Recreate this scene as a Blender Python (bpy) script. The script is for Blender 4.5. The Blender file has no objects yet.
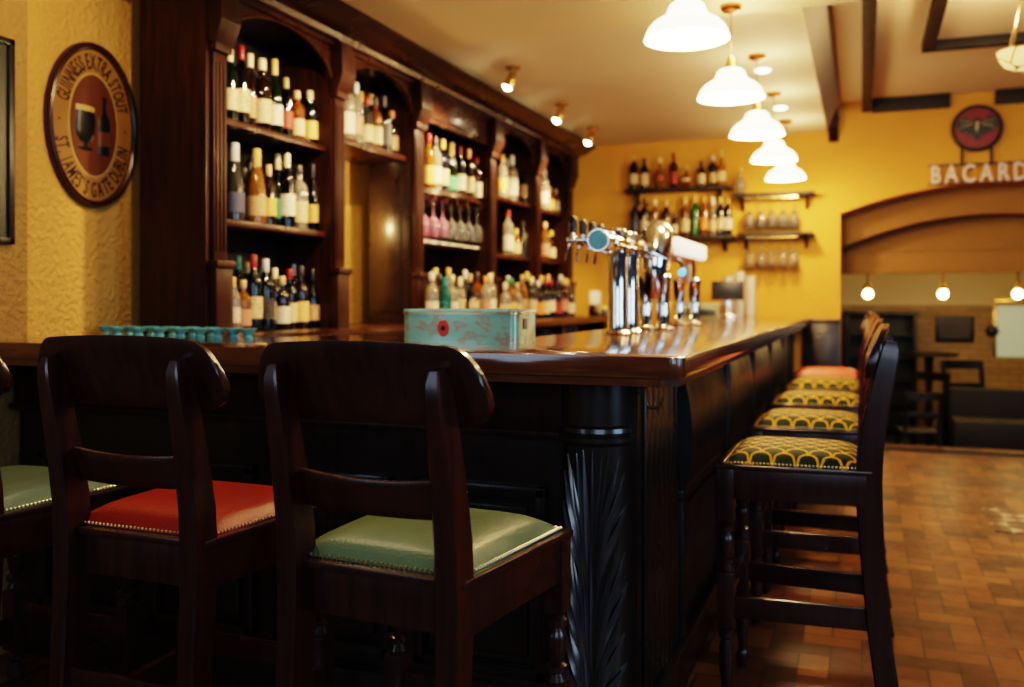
import bpy, bmesh, math, random
from math import sin, cos, pi, radians as R, atan2, sqrt
from mathutils import Vector, Matrix

random.seed(7)
scn = bpy.context.scene
COL = scn.collection

# ------------------------------------------------------------------ camera survey
FPX = 920.0
HC = 1.27
PHI = math.atan(350 / FPX)
SP, CP = sin(PHI), cos(PHI)
HZ = 300.0

def ray(px):
    u = (px - 512) / FPX
    return -SP + CP * u, CP + SP * u

def on_x(px, X):
    dx, dy = ray(px); z = X / dx
    return dy * z, z                     # world Y, depth

def on_y(px, Y):
    dx, dy = ray(px); z = Y / dy
    return dx * z, z                     # world X, depth

def hgt(py, z):
    return HC + (HZ - py) * z / FPX

# ------------------------------------------------------------------ node helpers
def new_mat(name):
    m = bpy.data.materials.new(name); m.use_nodes = True
    nt = m.node_tree
    for n in list(nt.nodes): nt.nodes.remove(n)
    out = nt.nodes.new('ShaderNodeOutputMaterial')
    p = nt.nodes.new('ShaderNodeBsdfPrincipled')
    nt.links.new(p.outputs[0], out.inputs[0])
    return m, nt, p

def setp(p, **k):
    names = dict(rough='Roughness', metal='Metallic', trans='Transmission Weight', coat='Coat Weight', coatr='Coat Roughness',
                 ior='IOR', spec='Specular IOR Level', emis='Emission Color', emstr='Emission Strength', base='Base Color', alpha='Alpha', sheen='Sheen Weight')
    for a, v in k.items():
        if a in ('base', 'emis'): v = (*v, 1) if len(v) == 3 else v
        p.inputs[names[a]].default_value = v

def N(nt, t, **kw):
    n = nt.nodes.new('ShaderNode' + t)
    for k, v in kw.items(): setattr(n, k, v)
    return n

def math_node(nt, op, a, b=None, clamp=False):
    n = N(nt, 'Math', operation=op); n.use_clamp = clamp
    for i, v in enumerate((a, b)):
        if v is None: continue
        if isinstance(v, (int, float)): n.inputs[i].default_value = v
        else: nt.links.new(v, n.inputs[i])
    return n.outputs[0]

def mix_col(nt, fac, a, b):
    n = N(nt, 'Mix', data_type='RGBA')
    for s, v in ((0, fac), (6, a), (7, b)):
        if hasattr(v, 'links'): nt.links.new(v, n.inputs[s])
        elif isinstance(v, (int, float)): n.inputs[s].default_value = v
        else: n.inputs[s].default_value = (*v, 1)
    return n.outputs[2]

def obj_coord(nt, scale=(1, 1, 1), kind='Object', rot=(0, 0, 0)):
    tc = N(nt, 'TexCoord'); mp = N(nt, 'Mapping')
    mp.inputs['Scale'].default_value = scale; mp.inputs['Rotation'].default_value = rot
    nt.links.new(tc.outputs[kind], mp.inputs[0])
    return mp.outputs[0]

def noise(nt, vec, scale, detail=3, rough=.5):
    n = N(nt, 'TexNoise'); n.inputs['Scale'].default_value = scale; n.inputs['Detail'].default_value = detail
    n.inputs['Roughness'].default_value = rough
    nt.links.new(vec, n.inputs['Vector']); return n.outputs['Fac']

def ramp(nt, fac, stops):
    n = N(nt, 'ValToRGB'); cr = n.color_ramp
    while len(cr.elements) < len(stops): cr.elements.new(.5)
    for e, (p, c) in zip(cr.elements, stops): e.position = p; e.color = (*c, 1)
    nt.links.new(fac, n.inputs[0]); return n.outputs[0]

def bump(nt, p, h, strength, dist=.01):
    b = N(nt, 'Bump'); b.inputs['Strength'].default_value = strength; b.inputs['Distance'].default_value = dist
    nt.links.new(h, b.inputs['Height']); nt.links.new(b.outputs[0], p.inputs['Normal'])

def plain(name, base, rough=.5, **k):
    m, nt, p = new_mat(name); setp(p, base=base, rough=rough, **k)
    v = obj_coord(nt); f = noise(nt, v, 35, 2)
    c = mix_col(nt, f, tuple(x * .85 for x in base), tuple(min(1, x * 1.15) for x in base))
    nt.links.new(c, p.inputs['Base Color'])
    return m

def wood(name, dark, light, rough=.3, scale=(14, 14, 1.3), coat=.3, rr=.12, bmp=.08):
    m, nt, p = new_mat(name)
    v = obj_coord(nt, scale)
    f = noise(nt, v, 3.0, 6, .6)
    c = ramp(nt, f, [(.3, dark), (.7, light)])
    nt.links.new(c, p.inputs['Base Color'])
    f2 = noise(nt, obj_coord(nt), 9, 3)
    r = N(nt, 'MapRange'); r.inputs[3].default_value = rough - rr; r.inputs[4].default_value = rough + rr
    nt.links.new(f2, r.inputs[0]); nt.links.new(r.outputs[0], p.inputs['Roughness'])
    setp(p, coat=coat, coatr=.15)
    bump(nt, p, f, bmp, .004)
    return m

def plaster(name, a, b, bstr=.5, bscale=45, rough=.75):
    m, nt, p = new_mat(name)
    v = obj_coord(nt)
    f = noise(nt, v, 1.6, 4); c = mix_col(nt, f, a, b)
    nt.links.new(c, p.inputs['Base Color']); setp(p, rough=rough)
    h = noise(nt, v, bscale, 4, .55); bump(nt, p, h, bstr, .02)
    return m

M = {}
M['wood'] = wood('mahogany', (.012, .0036, .0022), (.042, .0115, .0055), .40, coat=.05)
M['wood_y'] = wood('mahogany_long', (.014, .004, .0025), (.050, .0135, .0065), .3, (14, 1.3, 14))
for k_ in ('wood', 'wood_y'): M[k_].node_tree.nodes['Principled BSDF'].inputs['Specular IOR Level'].default_value = .22
M['stool'] = wood('stool_mahogany', (.022, .0055, .0042), (.060, .014, .009), .30, coat=.3)
M['barwood'] = wood('bar_front_wood', (.010, .006, .005), (.026, .013, .010), .3, coat=.35)
M['column'] = wood('carved_ebony', (.012, .009, .008), (.026, .017, .014), .30, coat=.6)
M['leaf'] = wood('highlit_polished_leaf', (.075, .066, .070), (.12, .105, .11), .24, coat=.8)  # paler than the column: carving highlights are put into the base colour
M['barside'] = wood('blue_reflection_bar_side', (.006, .008, .012), (.013, .016, .022), .42, coat=.1)  # blue in the wood colour stands in for window reflections
M['bartop'] = wood('varnished_bar_top', (.085, .022, .008), (.20, .058, .017), .10, (1.2, 9, 9), coat=1, rr=.03, bmp=.02)
M['backing'] = plain('dark_backing', (.008, .006, .007), .6)
M['beam'] = wood('dark_beam', (.007, .0035, .0025), (.018, .008, .005), .6, coat=0)
M['wall'] = plaster('yellow_plaster', (.66, .315, .045), (.73, .375, .065), .35)
M['wall_left'] = plaster('stippled_yellow_plaster', (.58, .31, .07), (.66, .38, .10), 1.0, 42)
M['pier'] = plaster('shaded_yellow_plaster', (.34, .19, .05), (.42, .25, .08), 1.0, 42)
M['ceiling'] = plaster('cream_ceiling', (.80, .68, .46), (.86, .75, .54), .12, 12)
M['soffit'] = plaster('yellow_cream_soffit', (.80, .66, .38), (.86, .72, .44), .12, 12)
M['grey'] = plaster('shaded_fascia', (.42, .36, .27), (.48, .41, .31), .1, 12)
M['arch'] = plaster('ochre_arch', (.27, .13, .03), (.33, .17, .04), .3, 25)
M['brass'] = plain('brass', (.62, .40, .14), .25, metal=1)
M['hook'] = plain('dull_brass', (.22, .17, .09), .35, metal=1)
M['copper'] = plain('copper', (.55, .24, .10), .28, metal=1)
M['chrome'] = plain('chrome', (.80, .78, .74), .07, metal=1)
M['black'] = plain('black_plastic', (.012, .012, .014), .3)
M['white'] = plain('white_china', (.78, .74, .66), .3)
M['olive'] = plain('olive_enamel', (.30, .30, .17), .4)
M['darkgreen'] = plain('dark_green_paint', (.012, .020, .014), .35)
M['teal_glass'] = plain('teal_glass', (.30, .86, .86), .06, trans=.4)
M['teal_disc'] = plain('teal_badge', (.14, .42, .46), .3)
M['stone'] = plain('dark_stone', (.03, .028, .03), .5)
M['mirror'] = plain('smoked_mirror', (.10, .07, .05), .05, metal=1)
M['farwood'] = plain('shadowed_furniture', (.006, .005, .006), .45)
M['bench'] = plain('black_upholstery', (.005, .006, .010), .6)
M['nail'] = plain('antique_nail', (.85, .68, .42), .3, metal=1)

def glass(name, base, rough=.02, trans=1.0):
    m, nt, p = new_mat(name); setp(p, base=base, rough=rough, trans=trans, ior=1.45); return m
M['clear'] = glass('clear_glass', (.97, .94, .90), .02, .92)
M['pink'] = glass('pink_lit_glass', (.95, .42, .60), .02, .74)  # pink base colour stands in for pink light on clear glasses

def emissive(name, col, s, base=None):
    m, nt, p = new_mat(name); setp(p, base=base or col, emis=col, emstr=s, rough=.4); return m
M['bulb'] = emissive('lamp_bulb', (1, .80, .48), 60)
M['spotbulb'] = emissive('spot_bulb', (1, .82, .52), 110)
M['farbulb'] = emissive('globe_bulb', (1, .70, .28), 30)
M['lens'] = emissive('lit_tap_lens', (1, .90, .74), .75)
M['blue_led'] = emissive('blue_lens', (.08, .45, .85), 1.2)
M['downlight'] = emissive('downlight_lens', (1, .85, .6), 8)
M['lightbox'] = emissive('lit_panel', (.80, .86, .55), .22, (.38, .42, .24))

# opal ribbed glass shade
m, nt, p = new_mat('opal_ribbed_glass')
tc = N(nt, 'TexCoord'); sx = N(nt, 'SeparateXYZ'); nt.links.new(tc.outputs['Object'], sx.inputs[0])
ang = math_node(nt, 'ARCTAN2', sx.outputs[1], sx.outputs[0])
rib = math_node(nt, 'SINE', math_node(nt, 'MULTIPLY', ang, 60))
ribc = math_node(nt, 'MULTIPLY_ADD', rib, .12); ribc.node.inputs[2].default_value = .9
setp(p, base=(.95, .85, .68), rough=.2, emis=(1, .78, .46))
M['shade'] = m
nt.links.new(math_node(nt, 'MULTIPLY', ribc, 5), p.inputs['Emission Strength'])
bump(nt, p, rib, .3, .003)

# tiffany glass
m, nt, p = new_mat('leaded_glass'); v = obj_coord(nt)
vo = N(nt, 'TexVoronoi', feature='DISTANCE_TO_EDGE'); vo.inputs['Scale'].default_value = 14; nt.links.new(v, vo.inputs[0])
k = math_node(nt, 'GREATER_THAN', vo.outputs[0], .05)
c = mix_col(nt, k, (.10, .05, .015), (1, .66, .24))
nt.links.new(c, p.inputs['Base Color']); nt.links.new(c, p.inputs['Emission Color']); setp(p, emstr=.9)
M['tiffany'] = m

# materials tinted by each object's own colour
def tinted(name, rough, trans=0, extra=None, **kw):
    m, nt, p = new_mat(name); oi = N(nt, 'ObjectInfo'); setp(p, rough=rough, trans=trans, **kw)
    col = oi.outputs['Color']
    if extra: col = extra(nt, p, col, oi)
    nt.links.new(col, p.inputs['Base Color']); return m
M['bottle'] = tinted('bottle_glass', .04, .72)
M['cap'] = tinted('bottle_cap', .35)
def label_extra(nt, p, col, oi):
    v = obj_coord(nt, (60, 60, 170)); ad = N(nt, 'VectorMath', operation='ADD')
    nt.links.new(v, ad.inputs[0]); nt.links.new(oi.outputs['Random'], ad.inputs[1])
    f = noise(nt, ad.outputs[0], 1.0, 2)
    k = math_node(nt, 'GREATER_THAN', f, .60)
    k = math_node(nt, 'MULTIPLY', k, .55)
    return mix_col(nt, k, col, (.16, .07, .03))
M['label'] = tinted('bottle_label', .55, 0, label_extra)
def leather_extra(nt, p, col, oi):
    v = obj_coord(nt); h = N(nt, 'TexVoronoi'); h.inputs['Scale'].default_value = 170; nt.links.new(v, h.inputs[0])
    bump(nt, p, h.outputs[0], .25, .002)
    f = noise(nt, v, 6, 3); n = N(nt, 'HueSaturation'); 
    mr = N(nt, 'MapRange'); mr.inputs[3].default_value = .75; mr.inputs[4].default_value = 1.2
    nt.links.new(f, mr.inputs[0]); nt.links.new(mr.outputs[0], n.inputs['Value']); nt.links.new(col, n.inputs['Color'])
    return n.outputs[0]
M['leather'] = tinted('seat_leather', .42, 0, leather_extra)

# fan-patterned upholstery
m, nt, p = new_mat('fan_pattern_fabric')
tc = N(nt, 'TexCoord'); sx = N(nt, 'SeparateXYZ'); nt.links.new(tc.outputs['Object'], sx.inputs[0])
U = math_node(nt, 'MULTIPLY', sx.outputs[1], 1 / .068)
T = math_node(nt, 'MULTIPLY', sx.outputs[0], 1 / .040)
fl = math_node(nt, 'FLOOR', T); fr = math_node(nt, 'SUBTRACT', T, fl)
par = math_node(nt, 'MULTIPLY', math_node(nt, 'FLOORED_MODULO', fl, 2.0), .5)
def cell(pr, dv):
    a = math_node(nt, 'SUBTRACT', U, pr)
    fu = math_node(nt, 'SUBTRACT', math_node(nt, 'FRACT', math_node(nt, 'ADD', a, 100.5)), .5)
    return math_node(nt, 'SQRT', math_node(nt, 'ADD', math_node(nt, 'MULTIPLY', fu, fu), math_node(nt, 'MULTIPLY', dv, dv)))
d0 = cell(par, math_node(nt, 'MULTIPLY', fr, .5))
d1 = cell(math_node(nt, 'SUBTRACT', .5, par), math_node(nt, 'MULTIPLY', math_node(nt, 'SUBTRACT', 1.0, fr), .5))
inside = math_node(nt, 'LESS_THAN', d0, .5)
d = math_node(nt, 'ADD', math_node(nt, 'MULTIPLY', inside, d0), math_node(nt, 'MULTIPLY', math_node(nt, 'SUBTRACT', 1.0, inside), d1))
kk = math_node(nt, 'GREATER_THAN', d, .41)
c = mix_col(nt, kk, (.006, .022, .007), (.72, .36, .006))
nt.links.new(c, p.inputs['Base Color']); setp(p, rough=.7, spec=.2)
M['fan'] = m

# terracotta floor
m, nt, p = new_mat('terracotta_tiles')
tc = N(nt, 'TexCoord'); sx = N(nt, 'SeparateXYZ'); nt.links.new(tc.outputs['Object'], sx.inputs[0])
TW = .105
gx = math_node(nt, 'MULTIPLY', sx.outputs[0], 1 / TW); gy = math_node(nt, 'MULTIPLY', sx.outputs[1], 1 / TW)
ix = math_node(nt, 'FLOOR', gx); iy = math_node(nt, 'FLOOR', gy)
fx = math_node(nt, 'SUBTRACT', gx, ix); fy = math_node(nt, 'SUBTRACT', gy, iy)
mo = math_node(nt, 'FLOORED_MODULO', math_node(nt, 'SUBTRACT', ix, iy), 4.0)
def eq(v_): return math_node(nt, 'LESS_THAN', math_node(nt, 'ABSOLUTE', math_node(nt, 'SUBTRACT', mo, v_)), .5)
m1, m2 = eq(1.0), eq(2.0); vert = math_node(nt, 'GREATER_THAN', mo, 1.5); hor = math_node(nt, 'SUBTRACT', 1.0, vert)
uu = math_node(nt, 'ADD', fx, m1); vv = math_node(nt, 'ADD', fy, m2)
lu = math_node(nt, 'ADD', hor, 1.0); lv = math_node(nt, 'ADD', vert, 1.0)
def edge(q, l): return math_node(nt, 'MINIMUM', q, math_node(nt, 'SUBTRACT', l, q))
ed = math_node(nt, 'MINIMUM', edge(uu, lu), edge(vv, lv))
mort = math_node(nt, 'LESS_THAN', ed, .035)
cb = N(nt, 'CombineXYZ'); nt.links.new(math_node(nt, 'SUBTRACT', ix, m1), cb.inputs[0]); nt.links.new(math_node(nt, 'SUBTRACT', iy, m2), cb.inputs[1]); nt.links.new(vert, cb.inputs[2])
wn = N(nt, 'TexWhiteNoise'); nt.links.new(cb.outputs[0], wn.inputs['Vector'])
tcol = ramp(nt, wn.outputs['Value'], [(0, (.075, .026, .012)), (.3, (.17, .055, .018)), (.7, (.27, .10, .028)), (1, (.38, .165, .045))])
tcol = mix_col(nt, mort, tcol, (.06, .03, .016))
f = noise(nt, obj_coord(nt), 2.2, 4, .6)
c = mix_col(nt, f, (.38, .34, .34), (1.1, 1.02, .95))
mm = N(nt, 'Mix', data_type='RGBA', blend_type='MULTIPLY'); mm.inputs[0].default_value = 1
nt.links.new(tcol, mm.inputs[6]); nt.links.new(c, mm.inputs[7]); nt.links.new(mm.outputs[2], p.inputs['Base Color'])
f2 = noise(nt, obj_coord(nt), 14, 3)
mr = N(nt, 'MapRange'); mr.inputs[3].default_value = .25; mr.inputs[4].default_value = .55
nt.links.new(f2, mr.inputs[0]); nt.links.new(mr.outputs[0], p.inputs['Roughness'])
hh = math_node(nt, 'ADD', math_node(nt, 'MULTIPLY', mort, -1.0), math_node(nt, 'MULTIPLY', f2, .5))
bump(nt, p, hh, .4, .006)
M['floor'] = m

# encaustic tile inlay
m, nt, p = new_mat('encaustic_tiles')
ck = N(nt, 'TexChecker'); nt.links.new(obj_coord(nt, rot=(0, 0, R(45))), ck.inputs[0]); ck.inputs['Scale'].default_value = 11
ck.inputs[1].default_value = (.55, .46, .36, 1); ck.inputs[2].default_value = (.16, .035, .02, 1)
ck2 = N(nt, 'TexChecker'); nt.links.new(obj_coord(nt), ck2.inputs[0]); ck2.inputs['Scale'].default_value = 5.2
ck2.inputs[1].default_value = (.8, .8, .8, 1); ck2.inputs[2].default_value = (.28, .2, .14, 1)
mm = N(nt, 'Mix', data_type='RGBA', blend_type='MULTIPLY'); mm.inputs[0].default_value = 1
nt.links.new(ck.outputs[0], mm.inputs[6]); nt.links.new(ck2.outputs[0], mm.inputs[7]); nt.links.new(mm.outputs[2], p.inputs['Base Color']); setp(p, rough=.4)
M['encaustic'] = m

# far wall: small ochre tile under a cream band
m, nt, p = new_mat('far_tiled_wall')
br = N(nt, 'TexBrick'); nt.links.new(obj_coord(nt, rot=(R(90), 0, 0)), br.inputs['Vector'])
for k_, val in (('Scale', 1.0), ('Mortar Size', .006), ('Brick Width', .22), ('Row Height', .075)): br.inputs[k_].default_value = val
br.inputs['Color1'].default_value = (.42, .27, .10, 1); br.inputs['Color2'].default_value = (.52, .35, .15, 1); br.inputs['Mortar'].default_value = (.3, .19, .07, 1)
nt.links.new(br.outputs['Color'], p.inputs['Base Color']); setp(p, rough=.5)
M['fartile'] = m

# green tin with worn rusty motifs
m, nt, p = new_mat('worn_teal_tin')
f = noise(nt, obj_coord(nt, (1, 1, 1.6)), 16, 3, .55)
f2 = noise(nt, obj_coord(nt), 60, 3)
c = ramp(nt, f, [(.0, (.24, .50, .36)), (.50, (.28, .55, .40)), (.59, (.40, .30, .18)), (.66, (.32, .44, .33)), (.9, (.24, .46, .34))])
c = mix_col(nt, math_node(nt, 'MULTIPLY', f2, .35), c, (.30, .34, .24))
nt.links.new(c, p.inputs['Base Color']); setp(p, rough=.28, metal=.25, coat=.4)
M['tin'] = m

# ------------------------------------------------------------------ mesh builder
class MB:
    def __init__(s): s.bm = bmesh.new(); s.mi = 0
    def _new(s, f0):
        for f in s.bm.faces[f0:]: f.material_index = s.mi
    def box(s, x0, x1, y0, y1, z0, z1, bev=0.0, mat=None, seg=2):
        t = bmesh.new()
        bmesh.ops.create_cube(t, size=1)
        for v in t.verts:
            v.co = Vector((x0 + (v.co.x + .5) * (x1 - x0), y0 + (v.co.y + .5) * (y1 - y0), z0 + (v.co.z + .5) * (z1 - z0)))
        if bev > 0:
            bmesh.ops.bevel(t, geom=t.edges[:], offset=bev, segments=seg, profile=.6, affect='EDGES')
        return s.absorb(t, mat)
    def absorb(s, t, mat=None):
        if mat is not None: bmesh.ops.transform(t, matrix=mat, verts=t.verts[:])
        vm = {}
        for v in t.verts: vm[v.index] = s.bm.verts.new(v.co)
        t.verts.index_update()
        vm = {}
        s.bm.verts.ensure_lookup_table()
        n = len(s.bm.verts) - len(t.verts)
        for i, v in enumerate(t.verts): vm[v] = s.bm.verts[n + i]
        for f in t.faces:
            try:
                g = s.bm.faces.new([vm[v] for v in f.verts]); g.material_index = s.mi
            except ValueError: pass
        t.free(); return s
    def prism(s, poly, a, b, axis='z', mat=None, bev=0):
        """extrude a 2D polygon between a and b along an axis (x: (y,z) poly, y: (x,z) poly, z: (x,y) poly)"""
        t = bmesh.new()
        def P(q, h):
            return {'z': (q[0], q[1], h), 'y': (q[0], h, q[1]), 'x': (h, q[0], q[1])}[axis]
        lo = [t.verts.new(P(q, a)) for q in poly]; hi = [t.verts.new(P(q, b)) for q in poly]
        n = len(poly)
        t.faces.new(lo[::-1]); t.faces.new(hi)
        for i in range(n): t.faces.new([lo[i], lo[(i + 1) % n], hi[(i + 1) % n], hi[i]])
        bmesh.ops.recalc_face_normals(t, faces=t.faces[:])
        if bev: bmesh.ops.bevel(t, geom=t.edges[:], offset=bev, segments=2, profile=.6, affect='EDGES')
        return s.absorb(t, mat)
    def lathe(s, prof, c=(0, 0, 0), seg=20, axis='z', mat=None, cap=True):
        t = bmesh.new(); rings = []
        def P(x, y, z):
            q = {'z': (x, y, z), 'y': (x, z, y), 'x': (z, x, y)}[axis]
            return (q[0] + c[0], q[1] + c[1], q[2] + c[2])
        for r, z in prof:
            if r < 1e-6: rings.append([t.verts.new(P(0, 0, z))])
            else: rings.append([t.verts.new(P(r * cos(2 * pi * i / seg), r * sin(2 * pi * i / seg), z)) for i in range(seg)])
        for A, B in zip(rings, rings[1:]):
            for i in range(seg):
                j = (i + 1) % seg
                if len(A) == 1 and len(B) == 1: continue
                if len(A) == 1: t.faces.new([A[0], B[j], B[i]])
                elif len(B) == 1: t.faces.new([A[i], A[j], B[0]])
                else: t.faces.new([A[i], A[j], B[j], B[i]])
        if cap:
            for ring in (rings[0], rings[-1]):
                if len(ring) > 1: t.faces.new(ring)
        bmesh.ops.recalc_face_normals(t, faces=t.faces[:])
        return s.absorb(t, mat)
    def cyl(s, c, r, z0, z1, axis='z', seg=20, bev=.0):
        b = bev or min(r * .15, abs(z1 - z0) * .15)
        return s.lathe([(r - b, z0), (r, z0 + b), (r, z1 - b), (r - b, z1)], c, seg, axis)
    def sweep(s, pts, sec, up=None, closed=False, cap=True, scl=None):
        """sweep 2D section(s) along points; sec list of (a,b)"""
        t = bmesh.new(); pts = [Vector(q) for q in pts]; n = len(pts); rings = []
        ref = Vector(up) if up else Vector((0, 0, 1))
        for i, q in enumerate(pts):
            if closed: d = pts[(i + 1) % n] - pts[i - 1]
            else: d = pts[min(i + 1, n - 1)] - pts[max(i - 1, 0)]
            d.normalize()
            r = ref if abs(d.dot(ref)) < .98 else Vector((1, 0, 0))
            a = d.cross(r).normalized(); b = a.cross(d).normalized()
            k = scl[i] if scl else 1
            rings.append([t.verts.new(q + a * (x * k) + b * (y * k)) for x, y in sec])
        m_ = len(sec)
        for i in range(n if closed else n - 1):
            A, B = rings[i], rings[(i + 1) % n]
            for j in range(m_): t.faces.new([A[j], A[(j + 1) % m_], B[(j + 1) % m_], B[j]])
        if cap and not closed:
            t.faces.new(rings[0][::-1]); t.faces.new(rings[-1])
        bmesh.ops.recalc_face_normals(t, faces=t.faces[:])
        return s.absorb(t)
    def tube(s, pts, r, seg=10, closed=False, scl=None):
        return s.sweep(pts, [(r * cos(2 * pi * i / seg), r * sin(2 * pi * i / seg)) for i in range(seg)], closed=closed, scl=scl)
    def ball(s, c, r, sub=2, sc=(1, 1, 1)):
        t = bmesh.new(); bmesh.ops.create_icosphere(t, subdivisions=sub, radius=r)
        for v in t.verts: v.co = Vector((v.co.x * sc[0] + c[0], v.co.y * sc[1] + c[1], v.co.z * sc[2] + c[2]))
        return s.absorb(t)
    def grid(s, fn, nu, nv):
        t = bmesh.new()
        V = [[t.verts.new(fn(i / nu, j / nv)) for j in range(nv + 1)] for i in range(nu + 1)]
        for i in range(nu):
            for j in range(nv): t.faces.new([V[i][j], V[i + 1][j], V[i + 1][j + 1], V[i][j + 1]])
        return s.absorb(t)
    def mesh(s, name, mats, angle=35, recalc=False):
        if recalc: bmesh.ops.recalc_face_normals(s.bm, faces=s.bm.faces[:])
        me = bpy.data.meshes.new(name); s.bm.to_mesh(me); s.bm.free()
        for m in (mats if isinstance(mats, (list, tuple)) else [mats]): me.materials.append(m)
        for p in me.polygons: p.use_smooth = True
        me.set_sharp_from_angle(angle=R(angle))
        return me
    def build(s, name, mats, parent=None, **k):
        o = bpy.data.objects.new(name, s.mesh(name, mats, **k)); COL.objects.link(o)
        if parent: o.parent = parent
        return o

def tag(o, label, cat, group=None, kind=None):
    o['label'] = label; o['category'] = cat
    if group: o['group'] = group
    if kind: o['kind'] = kind
    return o

def thing(name, label, cat, loc=(0, 0, 0), rz=0, group=None, rot=None):
    o = bpy.data.objects.new(name, None); o.empty_display_size = .05; COL.objects.link(o)
    o.location = loc; o.rotation_euler = rot or (0, 0, rz)
    return tag(o, label, cat, group)

def struct(o, label, cat):
    return tag(o, label, cat, kind='structure')

def dup(root, loc, rz=None):
    r = root.copy(); COL.objects.link(r); r.location = loc
    if rz is not None: r.rotation_euler = (0, 0, rz)
    for ch in list(root.children):
        c = ch.copy(); COL.objects.link(c); c.parent = r
        for g in list(ch.children):
            d = g.copy(); COL.objects.link(d); d.parent = c
    return r

def part_mesh(name, me, parent, color=None):
    o = bpy.data.objects.new(name, me); COL.objects.link(o); o.parent = parent
    if color: o.color = (*color, 1)
    return o

_fc = {}
def glyph(ch, extr=.004, bold=0.0):
    k = (ch, extr, bold)
    if k in _fc: return _fc[k]
    cu = bpy.data.curves.new('glyph', 'FONT'); cu.body = ch; cu.size = 1; cu.extrude = extr; cu.offset = bold; cu.align_x = 'CENTER'; cu.resolution_u = 3
    ob = bpy.data.objects.new('glyph', cu); COL.objects.link(ob)
    bpy.context.view_layer.update()
    dg = bpy.context.evaluated_depsgraph_get()
    me = bpy.data.meshes.new_from_object(ob.evaluated_get(dg))
    bpy.data.objects.remove(ob); bpy.data.curves.remove(cu)
    xs = [v.co.x for v in me.vertices] or [0]
    _fc[k] = (me, max(xs) - min(xs)); return _fc[k]

def put_glyph(mb, ch, mat, extr=.004, bold=0.0):
    me, w = glyph(ch, extr, bold)
    t = bmesh.new(); t.from_mesh(me); mb.absorb(t, mat)

ORD = ['first', 'second', 'third', 'fourth', 'fifth', 'sixth', 'seventh', 'eighth', 'ninth', 'tenth', 'eleventh', 'twelfth', 'thirteenth', 'fourteenth', 'fifteenth', 'sixteenth']

# ------------------------------------------------------------------ room shell
XW, YB = -2.95, 8.15            # left wall plane, back wall plane
XF, YN = -2.45, 3.04            # back-bar front plane, near end
CT = 1.13                       # bar top height

b = MB(); b.box(-4.5, 6, -3, YB + .62, -.05, 0)
struct(b.build('floor', M['floor']), 'terracotta tiled pub floor', 'floor')
b = MB(); b.box(XW - .2, XW, 2.5, YB + .2, 0, 3.0)
struct(b.build('wall_left', M['wall_left']), 'stippled yellow plaster wall carrying the oval sign', 'wall')
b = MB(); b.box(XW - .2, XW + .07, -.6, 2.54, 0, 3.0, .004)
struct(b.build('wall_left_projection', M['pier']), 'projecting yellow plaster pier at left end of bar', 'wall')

def arch_pts(xc, hw, zs, rise, n=28):
    r = (hw * hw + rise * rise) / (2 * rise); zc = zs + rise - r
    a = math.asin(min(1, hw / r))
    return [(xc + r * sin(-a + 2 * a * i / n), zc + r * cos(-a + 2 * a * i / n)) for i in range(n + 1)]

XA, HA = 1.0, 1.17              # archway centre and half width
b = MB()
b.box(XW - .2, XA - HA, YB, YB + .3, 0, 3.0)
b.box(XA + HA, 6, YB, YB + .3, 0, 3.0)
A = arch_pts(XA, HA, 1.99, .215)
b.prism(A + [(XA + HA, 3.0), (XA - HA, 3.0)], YB, YB + .3, 'y')
struct(b.build('wall_back', M['wall']), 'yellow plaster back wall with wide shallow archway', 'wall')
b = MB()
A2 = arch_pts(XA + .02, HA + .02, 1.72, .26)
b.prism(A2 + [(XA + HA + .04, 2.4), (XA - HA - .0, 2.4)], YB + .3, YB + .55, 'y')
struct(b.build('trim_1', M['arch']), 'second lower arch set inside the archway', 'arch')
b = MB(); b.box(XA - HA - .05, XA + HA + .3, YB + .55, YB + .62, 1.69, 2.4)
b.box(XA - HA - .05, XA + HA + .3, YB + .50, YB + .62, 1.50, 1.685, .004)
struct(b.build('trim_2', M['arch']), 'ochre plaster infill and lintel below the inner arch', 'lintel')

# ceilings
b = MB(); b.box(XW, -.27, 4.55, YB, 2.68, 2.76)
struct(b.build('ceiling', M['ceiling']), 'cream dropped ceiling over the bar', 'ceiling')
b = MB()
b.box(XW, .0, 2.2, 4.55, 2.65, 2.76)
b.prism([(-.45, 4.55)] + [(-.45 + .18 * sin(t * pi / 20), 4.55 + .30 * (1 - cos(t * pi / 20))) for t in range(1, 11)] + [(-.27, 4.55)], 2.65, 2.70, 'z')
struct(b.build('ceiling_soffit', M['soffit']), 'lower yellow cream soffit across the near part of the bar', 'ceiling')
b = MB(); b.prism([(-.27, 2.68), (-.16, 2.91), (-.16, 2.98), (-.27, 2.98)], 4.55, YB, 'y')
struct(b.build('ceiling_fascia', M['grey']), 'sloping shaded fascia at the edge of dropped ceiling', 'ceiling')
b = MB(); b.box(-.18, 6, 2.2, YB, 2.92, 3.0)
struct(b.build('ceiling_upper', M['ceiling']), 'higher cream ceiling above the walkway', 'ceiling')
b = MB(); b.box(0, .075, 2.2, YB, 2.82, 2.93, .005)
struct(b.build('trim_3', M['beam']), 'dark timber beam running along the upper ceiling', 'beam')
b = MB(); b.box(.075, .66, YB - .06, YB, 2.81, 2.92, .004)
struct(b.build('trim_4', M['beam']), 'dark timber strip along top of back wall beside the round emblem', 'trim')
b = MB(); b.box(.98, 3, YB - .06, YB, 2.81, 2.92, .004)
struct(b.build('trim_5', M['beam']), 'dark timber strip along top of back wall past the round emblem', 'trim')
b = MB()
for q in ((.36, .43, 5.0, 6.48), (1.7, 1.77, 5.0, 6.48), (.36, 1.77, 6.41, 6.48), (.36, 1.77, 5.0, 5.07)): b.box(*q, 2.86, 2.925, .004)
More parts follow.
